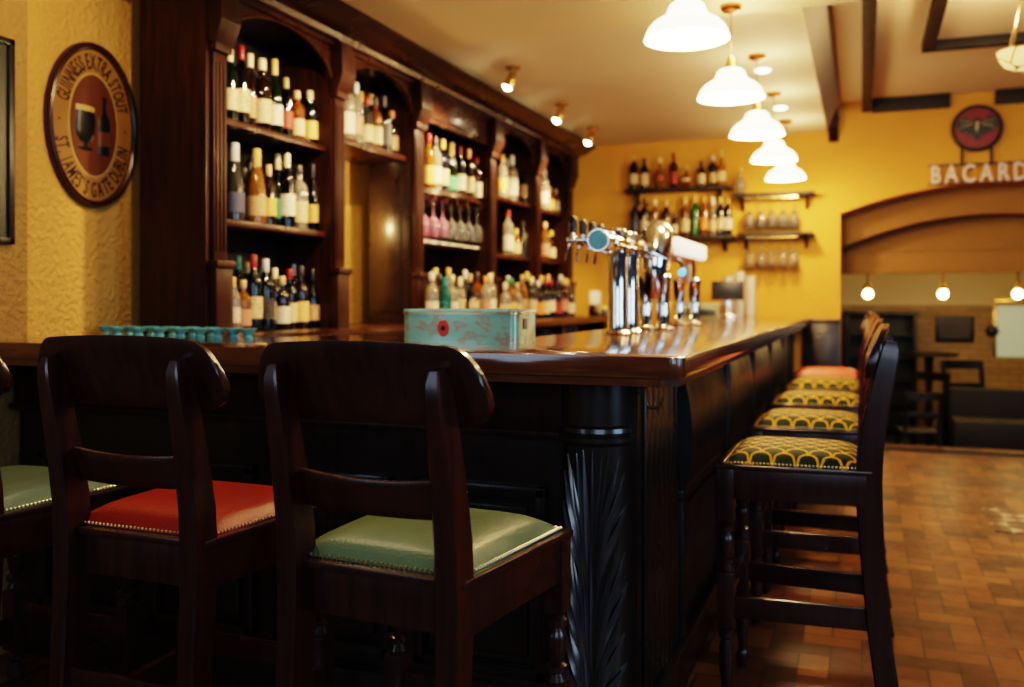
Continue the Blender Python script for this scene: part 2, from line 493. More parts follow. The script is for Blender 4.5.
struct(b.build('trim_6', M['beam']), 'dark timber frame round a ceiling coffer', 'trim')
b = MB(); b.box(-.47, XA - HA + .0, YB - .03, YB, 0, 1.105, .004)
b.box(-.47, XA - HA, YB - .045, YB, 1.08, 1.11, .006)
struct(b.build('wainscot_panel', M['barwood']), 'dark wood wainscot at far end of bar', 'wall panel')
b = MB(); b.box(XA - HA, 4, YB + .28, YB + .34, -.02, .02)
struct(b.build('trim_7', M['stone']), 'dark step edge where the tiled floor ends', 'trim')
b = MB(); b.box(.68, 1.5, 5.65, 6.30, -.0005, .0025)
tag(b.build('tile_inlay', M['encaustic']), 'patterned red and cream tile inlay set in the terracotta floor', 'floor tiles')

# ------------------------------------------------------------------ back-bar cabinet
PIL = [(3.04, 3.14), (3.96, 4.065), (4.84, 4.965), (6.01, 6.205 - .07), (6.99, 7.11), (7.83, 7.99)]
BAYS = [(PIL[i][1], PIL[i + 1][0]) for i in range(5)]
XBK = -2.80
bb = thing('back_bar', 'tall carved mahogany back-bar with arched bottle bays behind the counter', 'bar shelving', (XF, 5.5, 0))
def bbpart(mb, name, mat, **k):
    o = mb.build(name, mat, bb, **k); o.matrix_parent_inverse = Matrix.Translation((-XF, -5.5, 0)); return o
for i, (a, c) in enumerate(PIL):
    b = MB(); XS = XF - .02
    b.box(XBK + (.05 if i == 2 else 0), XS, a, c, CT, 2.56)                                   # partition
    b.box(XS, XF, a + .008, c - .008, 1.42, 2.30, .003)
    for k in range(3):
        w = (c - a - .03) / 3
        b.box(XF - .002, XF + .007, a + .015 + k * w + .004, a + .015 + (k + 1) * w - .004, 1.47, 2.24, .003)
    b.box(XS, XF + .022, a - .004, c + .004, CT, 1.42, .004)          # plinth block
    b.box(XS, XF + .035, a - .012, c + .012, 1.40, 1.43, .006)
    b.box(XS, XF + .02, a - .004, c + .004, 2.28, 2.33, .005)
    b.prism([(XS, 2.31), (XF + .02, 2.31), (XF + .04, 2.36), (XF + .055, 2.40), (XF + .045, 2.58), (XS, 2.58)], a - .012, c + .012, 'y', bev=.004)
    bbpart(b, 'pilaster', M['wood'])
b = MB(); b.box(XBK + .052, XF - .03, PIL[2][0] - .012, PIL[2][0] - .001, CT + .001, 2.08, .003); b.box(XBK + .09, XF - .08, PIL[2][0] - .018, PIL[2][0] - .010, 1.2, 2.0, .004); bbpart(b, 'side_panel', M['barwood'])
b = MB(); b.box(XBK, XF - .015, YN - .022, YN - .002, CT + .001, 2.6); bbpart(b, 'end_panel', M['wood'])
for i, (a, c) in enumerate(BAYS):
    mid, hw = (a + c) / 2, (c - a) / 2
    if i == 2:
        b = MB(); b.box(XF - .05, XF - .015, a, c, 2.36, 2.56, .003)
        b.box(XF - .018, XF - .005, a + .05, c - .05, 2.39, 2.53, .004); bbpart(b, 'lintel_panel', M['wood_y'])
    else:
        b = MB(); n = 26; zs, rise = 2.34, .19
        pts = [(mid + hw * cos(pi - pi * k / n), zs + rise * sin(pi * k / n)) for k in range(n + 1)]
        b.prism([(y, z) for y, z in pts] + [(c, 2.58), (a, 2.58)], XF - .045, XF - .015, 'x')
        pin = [(mid + (hw - .0) * cos(pi - pi * k / n), zs + rise * sin(pi * k / n)) for k in range(n + 1)]
        b.tube([(XF - .014, y, z) for y, z in pin], .009, 6)
        bbpart(b, 'arch_spandrel', M['wood_y'])
    if i != 1:
        b = MB(); b.box(XBK - .01, XBK + .01, a, c, CT, 2.58)
        bbpart(b, 'back_panel', M['backing'])
    else:
        b = MB(); b.box(XBK - .01, XBK + .01, a, c, 2.08, 2.58); bbpart(b, 'back_panel', M['backing'])
SH1, SH2 = 2.04, 1.612
def shelf(i, z, t=.03):
    a, c = BAYS[i]; b = MB(); b.box(XBK, XF - .05, a + .001, c - .001, z - t, z, .004); bbpart(b, 'shelf', M['wood_y'])
for i in (0, 3, 4):
    shelf(i, SH1); shelf(i, SH2)
shelf(1, 2.115, .035)
a, c = BAYS[2]
b = MB(); pts = [(XBK, a + .001)] + [(XF - .06 + .10 * sin(pi * k / 16), a + .001 + (c - a - .002) * k / 16) for k in range(17)] + [(XBK, c - .001)]
b.prism(pts, 1.925, 1.955, 'z'); bbpart(b, 'bowed_shelf', M['wood_y'])
for k in range(6):
    y = a + .09 + k * .175; b = MB()
    b.box(XBK + .02, XF - .06, y - .012, y + .012, 1.895, 1.925); bbpart(b, 'rack_rail', M['brass'])
b = MB(); b.box(XBK + .012, XBK + .016, a + .03, c - .03, CT + .02, 1.60); bbpart(b, 'mirror_panel', M['mirror'])
b = MB(); b.box(XBK, XF - .08, a + .001, c - .001, 1.628, 1.645, .003); bbpart(b, 'narrow_shelf', M['white'])
b = MB()                                                             # frieze and cornice
b.box(XBK, XF + .008, YN - .01, 8.0, 2.53, 2.60)
b.prism([(XBK, 2.55), (XF + .05, 2.55), (XF + .06, 2.575), (XF + .10, 2.58), (XF + .13, 2.60), (XF + .195, 2.635), (XF + .21, 2.64), (XF + .21, 2.650), (XBK, 2.650)], YN - .06, 8.03, 'y')
bbpart(b, 'cornice', M['wood_y'])
b = MB(); b.box(XW + .02, -2.05, 3.0, YB - .005, CT - .045, CT, .006); bbpart(b, 'worktop', M['wood_y'])
b = MB()
b.box(XW + .02, -2.5, 3.02, YB - .02, .0, CT - .045)
b.box(-2.5, -2.10, 3.02, YB - .02, .93, .95); b.box(-2.5, -2.10, 3.02, YB - .02, .0, .10)
for y in (3.02, 4.2, 5.4, 6.6, 7.8): b.box(-2.5, -2.10, y, y + .03, 0.1, CT - .045)
bbpart(b, 'base_cabinet', M['barwood'])

# ------------------------------------------------------------------ bottles
def bottle_meshes(key, prof, lz0, lz1, lr, capz0, capr, arc=250):
    b = MB(); b.lathe(prof, seg=20); body = b.mesh('bottle_' + key, M['bottle'])
    b = MB(); n = 14; a0 = -R(arc) / 2
    pts = []
    t = bmesh.new()
    lo = [t.verts.new((lr * cos(a0 + R(arc) * k / n), lr * sin(a0 + R(arc) * k / n), lz0)) for k in range(n + 1)]
    hi = [t.verts.new((lr * cos(a0 + R(arc) * k / n), lr * sin(a0 + R(arc) * k / n), lz1)) for k in range(n + 1)]
    for k in range(n): t.faces.new([lo[k], lo[k + 1], hi[k + 1], hi[k]])
    b.absorb(t); lab = b.mesh('label_' + key, M['label'])
    b = MB(); b.lathe([(capr * .9, capz0), (capr, capz0 + .004), (capr, .296), (capr * .85, .30), (0, .30)], seg=14); cap = b.mesh('cap_' + key, M['cap'])
    return body, lab, cap
SHAPES = {
 'wine': bottle_meshes('wine', [(0, .004), (.030, 0), (.0375, .006), (.0375, .185), (.034, .205), (.020, .228), (.0145, .24), (.0135, .295), (0, .296)], .050, .135, .0382, .245, .0152),
 'whisky': bottle_meshes('whisky', [(0, .004), (.036, 0), (.040, .006), (.041, .175), (.038, .200), (.026, .218), (.0155, .228), (.0145, .295), (0, .296)], .035, .130, .0418, .252, .0175),
 'long': bottle_meshes('long', [(0, .004), (.032, 0), (.036, .006), (.0355, .15), (.030, .18), (.019, .205), (.0145, .225), (.013, .295), (0, .296)], .04, .118, .0368, .235, .015),
 'champagne': bottle_meshes('champagne', [(0, .01), (.036, 0), (.042, .008), (.042, .11), (.038, .15), (.027, .20), (.018, .235), (.0155, .295), (0, .296)], .035, .11, .0428, .205, .0195),
 'round': bottle_meshes('round', [(0, .004), (.040, 0), (.052, .02), (.070, .07), (.073, .11), (.064, .15), (.040, .182), (.020, .20), (.017, .29), (0, .292)], .085, .13, .0742, .25, .022, 120),
 'squat': bottle_meshes('squat', [(0, .004), (.056, 0), (.064, .008), (.066, .16), (.062, .19), (.042, .215), (.024, .228), (.022, .29), (0, .292)], .04, .15, .0672, .24, .029),
}
GL = {'dark green': (.008, .022, .008), 'black': (.006, .005, .006), 'brown': (.035, .012, .004), 'amber': (.40, .12, .015), 'clear': (.62, .52, .40), 'green': (.02, .22, .04), 'red': (.11, .008, .008),
      'blue': (.015, .02, .05), 'teal': (.02, .25, .22), 'golden': (.50, .20, .03), 'smoky': (.10, .09, .08)}
LB = {'cream': (.58, .43, .24), 'white': (.66, .57, .43), 'red': (.28, .03, .02), 'blue': (.045, .06, .12), 'orange': (.65, .24, .05), 'yellow': (.62, .38, .10), 'green': (.06, .30, .16),
      'black': (.02, .02, .02), 'tan': (.45, .28, .13), 'amber': (.70, .45, .16), 'pink': (.50, .24, .15)}
CPX = {'red': (.24, .012, .014), 'cream': (.72, .58, .36), 'gold': (.58, .38, .12), 'black': (.012, .012, .014), 'dark': (.04, .03, .03), 'cork': (.55, .36, .18), 'olive': (.30, .28, .10), 'silver': (.55, .54, .52),
       'teal': (.03, .22, .20), 'orange': (.65, .25, .08), 'green': (.05, .25, .10), 'white': (.75, .72, .65)}
SHN = {'wine': 'wine', 'whisky': 'whisky', 'long': 'long-necked', 'champagne': 'champagne', 'round': 'round-bellied', 'squat': 'squat'}
n_b = [0]
def bottle(loc, h, w, shape, gl, lb, cp, label, group, face):
    t = thing('bottle', label, 'bottle', loc, face, group)
    t.scale = (w, w, h / .30)
    body, lab, cap = SHAPES[shape]
    part_mesh('glass_body', body, t, GL[gl]); 
    if lb: part_mesh('paper_label', lab, t, LB[lb])
    part_mesh('bottle_cap', cap, t, CPX[cp])
    n_b[0] += 1
    return t

def row(items, z, where, group, plane, val, face, fwd):
    for k, it in enumerate(sorted(items, key=lambda q: q[0])):
        px, ty, shape, gl, lb, cp = it[:6]; back = it[6] if len(it) > 6 else 0
        if plane == 'x':
            Y, d = on_x(px, val - back); loc = (val - back, Y, z)
        else:
            X, d = on_y(px, val + back); loc = (X, val + back, z)
        h = max(.14, min(.36, hgt(ty, d) - z))
        w = {'round': .72, 'squat': .60}.get(shape, .95) * (.92 if h < .25 else 1.0) * (1.12 if h > .31 else 1)
        lab = f'{gl} {SHN[shape]} bottle, ' + (f'{lb} label, ' if lb else '') + f'{cp} cap, {ORD[k]} from {"near" if plane == "x" else "back-bar"} end, {where}'
        bottle(loc, h, w, shape, gl, lb, cp, lab, group, face + random.uniform(-.35, .35))

FX = -R(22)   # labels of back-bar bottles turn towards the room
row([(229.5, 49, 'wine', 'dark green', 'cream', 'cream'), (241, 46, 'wine', 'black', 'cream', 'red'), (250, 54, 'wine', 'brown', 'tan', 'cream', .04), (262.2, 59, 'whisky', 'brown', 'cream', 'cream'),
     (274.6, 56, 'long', 'dark green', 'white', 'gold'), (286, 78, 'wine', 'black', 'red', 'olive'), (297, 91, 'whisky', 'amber', 'cream', 'cork'), (310, 91, 'whisky', 'dark green', 'yellow', 'cream')],
    SH1, 'nearest bay upper shelf', 'bottles on the upper shelf of the nearest bay', 'x', -2.58, FX, 1)
row([(234.5, 143, 'champagne', 'smoky', 'blue', 'silver'), (244.5, 168, 'wine', 'brown', 'red', 'dark', .06), (256.4, 149, 'champagne', 'golden', 'tan', 'gold'), (268.7, 165, 'wine', 'brown', 'yellow', 'cork'),
     (277.8, 154, 'long', 'dark green', 'green', 'cream', .04), (287, 153, 'wine', 'black', 'white', 'cream'), (299, 165, 'whisky', 'clear', 'cream', 'dark'), (313, 164, 'long', 'black', 'yellow', 'dark'), (250, 160, 'wine', 'brown', 'tan', 'dark', .11), (293, 160, 'wine', 'dark green', 'cream', 'dark', .12), (306, 168, 'whisky', 'amber', 'cream', 'cork', .10)],
    SH2, 'nearest bay middle shelf', 'bottles on the middle shelf of the nearest bay', 'x', -2.58, FX, 1)
row([(232.8, 277, 'wine', 'clear', 'white', 'gold'), (237.8, 256, 'wine', 'dark green', 'cream', 'teal', .10), (243, 280, 'whisky', 'golden', 'pink', 'cork'), (253.5, 255, 'wine', 'dark green', 'cream', 'red'),
     (265.6, 259, 'wine', 'black', 'black', 'silver'), (274.8, 268, 'wine', 'brown', 'cream', 'cream', .03), (282, 276, 'whisky', 'brown', 'white', 'cork'), (289.5, 269, 'whisky', 'black', 'cream', 'red', .02), (301, 266, 'whisky', 'brown', 'amber', 'dark'), (312.5, 269, 'long', 'black', 'tan', 'black'), (247.5, 262, 'whisky', 'brown', 'cream', 'gold', .12), (260, 266, 'wine', 'black', 'tan', 'dark', .12), (294.5, 264, 'wine', 'dark green', 'white', 'silver', .12), (306.5, 262, 'wine', 'brown', 'yellow', 'dark', .13)],
    CT, 'nearest bay worktop', 'bottles on the worktop under the nearest bay', 'x', -2.57, FX, 1)
row([(347, 74, 'whisky', 'clear', 'white', 'silver'), (356, 83, 'wine', 'clear', 'pink', 'silver'), (366.5, 97, 'whisky', 'smoky', 'cream', 'red'), (375.5, 97, 'whisky', 'amber', 'cream', 'dark'), (384, 96, 'squat', 'black', 'black', 'dark'),
     (392, 111, 'whisky', 'brown', 'tan', 'orange'), (400.5, 127, 'round', 'golden', 'orange', 'gold'), (361, 92, 'wine', 'golden', 'cream', 'gold', .11), (371, 94, 'wine', 'brown', 'white', 'cork', .11)],
    2.115, 'shelf over the gap', 'bottles on the shelf of the open bay', 'x', -2.58, FX, 1)
row([(428.5, 130, 'whisky', 'golden', 'yellow', 'red'), (435.5, 127, 'wine', 'clear', 'white', 'dark'), (443, 131, 'wine', 'blue', 'cream', 'gold'), (451.5, 123, 'champagne', 'dark green', 'green', 'gold'), (460, 144, 'wine', 'black', 'white', 'red'),
     (468.5, 144, 'wine', 'brown', 'cream', 'orange'), (476, 157, 'whisky', 'brown', 'white', 'red'), (483, 160, 'whisky', 'amber', 'tan', 'cork')],
    1.955, 'centre bay bowed shelf', 'bottles on the bowed shelf of the centre bay', 'x', -2.55, FX, 1)
row([(432, 272, 'whisky', 'clear', 'white', 'silver'), (439, 274, 'whisky', 'smoky', 'cream', 'dark'), (445, 277, 'squat', 'teal', None, 'teal', -.05), (452, 275, 'whisky', 'clear', 'white', 'cream'), (460, 277, 'squat', 'clear', 'cream', 'cream', .05),
     (470, 274, 'round', 'black', 'cream', 'cork'), (485.5, 276, 'wine', 'clear', 'pink', 'orange'), (490.5, 273, 'wine', 'clear', 'white', 'cream'), (465, 270, 'wine', 'smoky', 'tan', 'silver', .13), (477, 272, 'whisky', 'amber', 'cream', 'dark', .10), (435.5, 268, 'wine', 'golden', 'cream', 'gold', .13), (448.5, 268, 'wine', 'clear', 'white', 'gold', .14)],
    CT, 'centre bay worktop', 'bottles on the worktop under the centre bay', 'x', -2.36, FX, 1)
row([(502.5, 155, 'wine', 'clear', 'yellow', 'gold'), (512, 147, 'squat', 'clear', 'white', 'white'), (524.5, 158, 'wine', 'brown', 'tan', 'cork'), (507, 150, 'wine', 'clear', 'white', 'silver', .10), (518, 160, 'whisky', 'golden', 'cream', 'gold', .12)], SH1, 'fourth bay upper shelf', 'bottles on the upper shelf of the fourth bay', 'x', -2.56, FX, 1)
row([(508, 206, 'whisky', 'clear', 'white', 'red'), (516, 229, 'squat', 'golden', 'cream', 'gold'), (523, 221, 'wine', 'smoky', None, 'dark'), (530, 221, 'wine', 'smoky', 'black', 'dark'), (512, 216, 'wine', 'clear', 'white', 'silver', .11)], SH2, 'fourth bay middle shelf', 'bottles on the middle shelf of the fourth bay', 'x', -2.56, FX, 1)
row([(505, 283, 'whisky', 'clear', 'cream', 'cream'), (511, 278, 'whisky', 'golden', 'yellow', 'green'), (516.5, 283, 'whisky', 'clear', 'cream', 'cork'), (522, 275, 'wine', 'golden', 'tan', 'cork'), (531.6, 277, 'wine', 'smoky', 'cream', 'cream'), (508, 276, 'wine', 'clear', 'white', 'silver', .085), (527, 272, 'wine', 'dark green', 'tan', 'gold', .085)], CT, 'fourth bay worktop', 'bottles on the worktop under the fourth bay', 'x', -2.30, FX, 1)
row([(544.5, 160, 'wine', 'clear', 'white', 'white'), (550, 187, 'squat', 'golden', 'yellow', 'gold'), (556, 189, 'squat', 'golden', 'cream', 'cork'), (547.5, 172, 'wine', 'clear', 'cream', 'gold', .12)], SH1, 'farthest bay upper shelf', 'bottles on the upper shelf of the farthest bay', 'x', -2.56, FX, 1)
row([(545, 222, 'whisky', 'golden', 'pink', 'cork'), (551.5, 231, 'whisky', 'brown', 'cream', 'gold'), (559, 227, 'wine', 'clear', 'cream', 'cork'), (548.5, 226, 'wine', 'smoky', 'white', 'silver', .12)], SH2, 'farthest bay middle shelf', 'bottles on the middle shelf of the farthest bay', 'x', -2.56, FX, 1)
row([(538, 281, 'whisky', 'brown', 'orange', 'silver'), (545, 279, 'whisky', 'brown', 'cream', 'red'), (551, 279, 'wine', 'black', 'white', 'red'), (557.6, 281, 'whisky', 'brown', 'red', 'dark'), (563.4, 278, 'wine', 'red', 'pink', 'cork'), (570.3, 285, 'whisky', 'brown', 'white', 'dark'), (541.5, 276, 'wine', 'dark green', 'cream', 'gold', .085), (548, 275, 'wine', 'brown', 'tan', 'cork', .085), (560.5, 275, 'wine', 'black', 'cream', 'silver', .085), (567, 279, 'wine', 'amber', 'cream', 'gold', .085)],
    CT, 'farthest bay worktop', 'bottles on the worktop under the farthest bay', 'x', -2.28, FX, 1)

# ------------------------------------------------------------------ back wall shelves
def wall_shelf(px0, px1, py, label, mat, dep=.20, th=.03):
    x0, d = on_y(px0, YB - dep); x1, d1 = on_y(px1, YB - dep); z = hgt(py, (d + d1) / 2)
    t = thing('wall_shelf', label, 'shelf', ((x0 + x1) / 2, YB, z), 0, 'shelves on the back wall')
    w = (x1 - x0) / 2
    b = MB(); b.box(-w, w, -dep, -.002, -th, 0, .004); b.build('shelf_board', M['beam'], t)
    for s in (-1, 1):
        b = MB(); b.prism([(-.002, -th), (-dep * .8, -th), (-dep * .75, -th - .015), (-.03, -.13), (-.002, -.13)], s * w * .8 - .01, s * w * .8 + .01, 'x'); b.build('bracket', M['beam'], t)
    return x0, x1, z
xu0, xu1, zu = wall_shelf(624, 729, 187, 'upper dark wall shelf carrying a row of spirit bottles', None)
xl0, xl1, zl = wall_shelf(628, 734, 236, 'lower dark wall shelf carrying bottles behind the beer taps', None)
xg0, xg1, zg = wall_shelf(733, 814, 192, 'upper wall shelf with stemmed glasses hanging under the pendant lamps', None)
xh0, xh1, zh = wall_shelf(737, 813, 232, 'lower wall shelf with stemmed glasses hanging beside the archway', None)
FY = -R(90)
row([(633.6, 155, 'wine', 'black', 'cream', 'gold'), (644.4, 158, 'squat', 'black', 'cream', 'dark'), (659.8, 158, 'round', 'golden', 'red', 'cream'), (673.8, 153, 'whisky', 'red', 'red', 'red'), (686.3, 166, 'round', 'amber', 'cream', 'cork'),
     (701.3, 161, 'squat', 'black', 'cream', 'dark'), (712.7, 156, 'whisky', 'black', 'tan', 'silver'), (721.3, 150, 'long', 'golden', 'cream', 'gold')], zu, 'upper wall shelf', 'bottles on the upper wall shelf', 'y', YB - .11, FY, 1)
row([(634.7, 198, 'wine', 'black', 'blue', 'dark'), (644.4, 198, 'whisky', 'brown', 'cream', 'dark'), (655, 199, 'whisky', 'golden', 'cream', 'cream'), (666, 200, 'wine', 'brown', 'tan', 'cork'), (674.4, 213, 'squat', 'brown', 'cream', 'dark'),
     (685, 197, 'whisky', 'amber', 'cream', 'gold'), (695, 195, 'wine', 'green', None, 'gold'), (704, 196, 'wine', 'amber', 'orange', 'orange'), (713, 197, 'long', 'clear', 'cream', 'white'), (720.6, 197, 'wine', 'black', 'cream', 'gold'), (727.5, 197, 'wine', 'black', 'white', 'gold')],
    zl, 'lower wall shelf', 'bottles on the lower wall shelf', 'y', YB - .11, FY, 1)
X, d = on_y(740, YB - .1)
bottle((X, YB - .1, zg), hgt(168, d) - zg, .8, 'round', 'clear', None, 'cork', 'clear round-bellied decanter alone on the upper stemware shelf beside the bottles', None, FY)

# ------------------------------------------------------------------ stemware
def wine_glass_mesh(name, mat, s=1.0):
    b = MB()
    b.lathe([(.034 * s, 0), (.034 * s, .002), (.010 * s, .006), (.0045, .012), (.0045, .085 * s), (.010 * s, .095 * s), (.030 * s, .115 * s), (.038 * s, .145 * s), (.037 * s, .175 * s), (.032 * s, .205 * s),
             (.030 * s, .205 * s), (.035 * s, .175 * s), (.036 * s, .145 * s), (.028 * s, .118 * s), (.0, .10 * s)], seg=18, cap=True)
    return b.mesh(name, mat)
WG, WP = wine_glass_mesh('wine_glass', M['clear']), wine_glass_mesh('pink_lit_wine_glass', M['pink'])
def hang(loc, me, label, group, sc=1.25):
    o = bpy.data.objects.new('wine_glass', me); COL.objects.link(o); o.location = loc; o.rotation_euler = (pi, 0, random.random()); o.scale = (sc * .95, sc * .95, sc)
    tag(o, label, 'wine glass', group); return o
for r_, (zz, nm) in enumerate(((zg - .035, 'upper'), (zh - .035, 'lower'))):
    b = MB()
    x0, _ = on_y(744, YB - .1); x1, _ = on_y(798, YB - .1)
    for yy in (-.145, -.055): b.box(x0, x1, YB + yy - .006, YB + yy + .006, zz - .008, zz + .004)
    b.box(x0, x1, YB - .15, YB - .05, zz + .0035, zz + .006)
    tag(b.build('glass_rail', M['brass']), f'brass stemware rail under the {nm} glass shelf', 'glass rail')
    for k, px in enumerate((749.5, 761, 772, 783, 794)):
        X, d = on_y(px, YB - .1)
        hang((X, YB - .1, zz + .003), WG, f'clear stemmed glass hanging under {nm} glass shelf, {ORD[k]} from the bottles', f'glasses hanging under the {nm} glass shelf')
a, c = BAYS[2]
for k in range(13):
    y = a + .08 + k * .070; x = -2.50 if k % 2 == 0 else -2.60
    hang((x, y, 1.897), WP if k < 6 else WG, f'{"pink lit" if k < 6 else "clear"} stemmed glass hanging in centre bay, {ORD[k]} from near pilaster', 'glasses hanging in the centre bay', 1.10)

# teal saucers on the left counter
b = MB(); b.lathe([(.018, 0), (.019, .003), (.012, .008), (.016, .014), (.025, .022), (.032, .031), (.034, .034), (.031, .034), (.023, .025), (0, .017)], seg=22); TS = b.mesh('teal_dish', M['teal_glass'])
k = 0
for rowy, pxs in ((2.84, (118, 139, 160, 181, 200, 218, 234, 248)), (2.93, (107, 130, 151, 172, 192, 211))):
    for px in pxs:
        X, d = on_y(px, rowy)
        o = bpy.data.objects.new('glass_dish', TS); COL.objects.link(o); o.location = (X, rowy, CT)
        near = rowy < 2.9
        tag(o, f'small teal glass dish on counter, {ORD[pxs.index(px)]} from wall in the {"front" if near else "back"} row', 'glass dish', 'teal glass dishes on the counter')
for k, px in enumerate((541, 548, 554, 560, 566, 573)):
    Y, d = on_x(px, -2.2)
    b = MB(); b.lathe([(.028, 0), (.034, .004), (.038, .11), (.035, .11), (.031, .01), (0, .008)], seg=16)
    o = b.build('tumbler', M['clear']); o.location = (-2.2, Y, .95)
    tag(o, f'clear tumbler on shelf below the back-bar worktop, {ORD[k]} from near end', 'glass', 'tumblers under the back-bar worktop')

# ------------------------------------------------------------------ bar counter
XR, YF = -.41, 2.26
def rounded_L():
    r = .035; pts = []
    pts += [(-2.88, YF), (XR - r, YF)] + [(XR - r + r * sin(t * pi / 12), YF + r - r * cos(t * pi / 12)) for t in range(1, 6)] + [(XR, YF + r), (XR + .0, YB - .05), (-1.17, YB - .05), (-1.17, 3.17), (-2.04, 3.17), (-2.04, 2.99), (-2.88, 2.99)]
    return pts
b = MB(); b.prism(rounded_L(), CT - .056, CT, 'z', bev=.008)
bt = b.build('bar_worktop', M['bartop']); tag(bt, 'polished L-shaped wooden bar top with rounded corner', 'bar counter')
b = MB()
pts = [(-2.86, YF + .03), (XR - .06, YF + .03), (XR - .03, YF + .06), (XR - .03, YB - .06)]
b.sweep([(x, y, CT - .066) for x, y in pts], [(-.012, -.012), (.012, -.012), (.012, .012), (-.012, .012)])
o = b.build('edge_moulding', M['bartop'], bt)

bf = thing('bar_counter', 'dark panelled wooden bar front with fluted corner and bulging side panels', 'bar counter', (-.58, 2.50, 0))
def bfp(mb, name, mat, **k):
    o = mb.build(name, mat, bf, **k); o.matrix_parent_inverse = Matrix.Translation((.58, -2.50, 0)); return o
XS_, YS = -.58, 2.50
b = MB(); b.prism([(-2.87, YS), (XS_, YS), (XS_, YB - .06), (-1.08, YB - .06), (-1.08, 3.08), (-2.08, 3.08), (-2.08, 2.97), (-2.87, 2.97)], .0, CT - .056, 'z'); bfp(b, 'carcass', M['barwood'])
b = MB(); b.box(-2.87, -.79, YS - .03, YS, .89, CT - .056, .004); b.box(-2.87, -.79, YS - .05, YS, .88, .90, .005); b.box(-2.87, -.79, YS - .045, YS, 1.035, 1.058, .004); bfp(b, 'frieze', M['wood'])
b = MB(); b.box(-2.87, -.79, YS - .04, YS, 0, .14, .006); b.box(XS_, XS_ + .04, YS + .1, YB - .07, 0, .14, .006); bfp(b, 'plinth', M['barwood'])
for k in range(4):
    x1 = -.84 - k * .5; x0 = x1 - .42
    b = MB()
    for q in ((x0, x1, .70, .735), (x0, x1, .18, .215), (x0, x0 + .035, .18, .735), (x1 - .035, x1, .18, .735)): b.box(q[0], q[1], YS - .028, YS, q[2], q[3], .008)
    b.box(x0 + .06, x1 - .06, YS - .014, YS, .24, .675, .010); bfp(b, 'front_panel', M['barwood'])
b = MB()                                                             # tongue and groove boards beside the column
for k in range(7): b.box(XS_, XS_ + .012, YS + .06 + k * .075, YS + .06 + k * .075 + .068, .14, 1.04, .005)
bfp(b, 'side_boards', M['barwood'])
for k in range(5):
    y0 = 3.07 + k * .98; y1 = y0 + .88
    b = MB(); pr = []
    for j in range(17):
        t = j / 16; z = .64 + t * .40
        pr.append((XS_ + .015 + .038 * sin(pi * (t * .92 + .08)) ** .8, z))
    b.prism([(XS_ - .01, .64)] + pr + [(XS_ - .01, 1.04)], y0, y1, 'y')
    b.box(XS_, XS_ + .03, y0 - .03, y1 + .03, .60, .64, .006)
    for q in ((y0, y0 + .07), (y1 - .07, y1)): b.box(XS_, XS_ + .025, q[0], q[1], .14, .60, .005)
    b.box(XS_, XS_ + .018, y0 + .1, y1 - .1, .20, .56, .008)
    bfp(b, 'bulging_panel', M['barside'])
    b = MB(); b.box(XS_, XS_ + .055, y1 + .015, y1 + .075, .14, 1.05, .006); bfp(b, 'side_pilaster', M['barside'])

# carved half column
CX, CY, CR = -.700, 2.52, .100
colT = Matrix.Translation((CX, CY, 0))
b = MB(); b.lathe([(CR + .02, 0), (CR + .02, .10), (CR + .006, .13), (CR, .15), (CR, .868), (CR + .004, .872), (CR + .012, .88), (CR + .012, .892), (CR + .004, .90), (CR + .012, .906), (CR + .010, .918), (CR + .002, .925), (CR + .002, CT - .057)], seg=48); bmesh.ops.transform(b.bm, matrix=colT, verts=b.bm.verts[:]); col = bfp(b, 'carved_column', M['column']); col['label'] = 'round corner column with feathery leaf carving'
b = MB(); random.seed(3)
def leaf(th0, z0, th1, z1, bend, w):
    pts, sc = [], []
    for k in range(15):
        t = k / 14
        th = th0 + (th1 - th0) * (t ** bend)
        z = z0 + (z1 - z0) * t
        r = CR + .001 + .013 * sin(pi * min(1, t * .9 + .12))
        a = th - pi / 2 + .13
        pts.append((r * cos(a), r * sin(a), z)); sc.append(max(.06, sin(pi * min(1, .12 + t * .86)) ** .8))
    b.sweep(pts, [(-w, -.006), (-w * .4, .003), (0, .014), (w * .4, .003), (w, -.006), (0, -.010)], scl=sc, up=(cos(th1 - pi / 2), sin(th1 - pi / 2), .001))
for tier, z0 in enumerate((.46, .24, .02, -.18)):
    for s in (-1, 1):
        for (th, z1, w) in ((.26, .40, .007), (.46, .39, .007), (.62, .345, .006), (.80, .385, .007), (.98, .335, .007), (1.08, .25, .006)):
            zz = z0 + (z1 if z0 >= 0 else z1)
            leaf(s * .05, max(.13, z0 - .02), s * th, zz, 1.9, w)
leaf(0, .14, 0, .86, 1, .010)
bmesh.ops.transform(b.bm, matrix=colT, verts=b.bm.verts[:]); lv = b.build('leaf_carving', M['leaf'], col, angle=50); lv.matrix_parent_inverse = Matrix.Identity(4)
b = MB(); pts = [(XS_ + .004, 2.57, 1.02), (XS_ + .010, 2.57, .99)] + [(XS_ + .032 - .022 * cos(t * pi / 8), 2.57, .985 - .022 * sin(t * pi / 8)) for t in range(0, 8)] + [(XS_ + .058, 2.57, .998)]
b.tube(pts, .0035, 8); b.box(XS_ - .001, XS_ + .006, 2.56, 2.58, .985, 1.03, .003)
tag(b.build('coat_hook', M['hook']), 'small brass coat hook under the bar top beside carved column', 'hook')

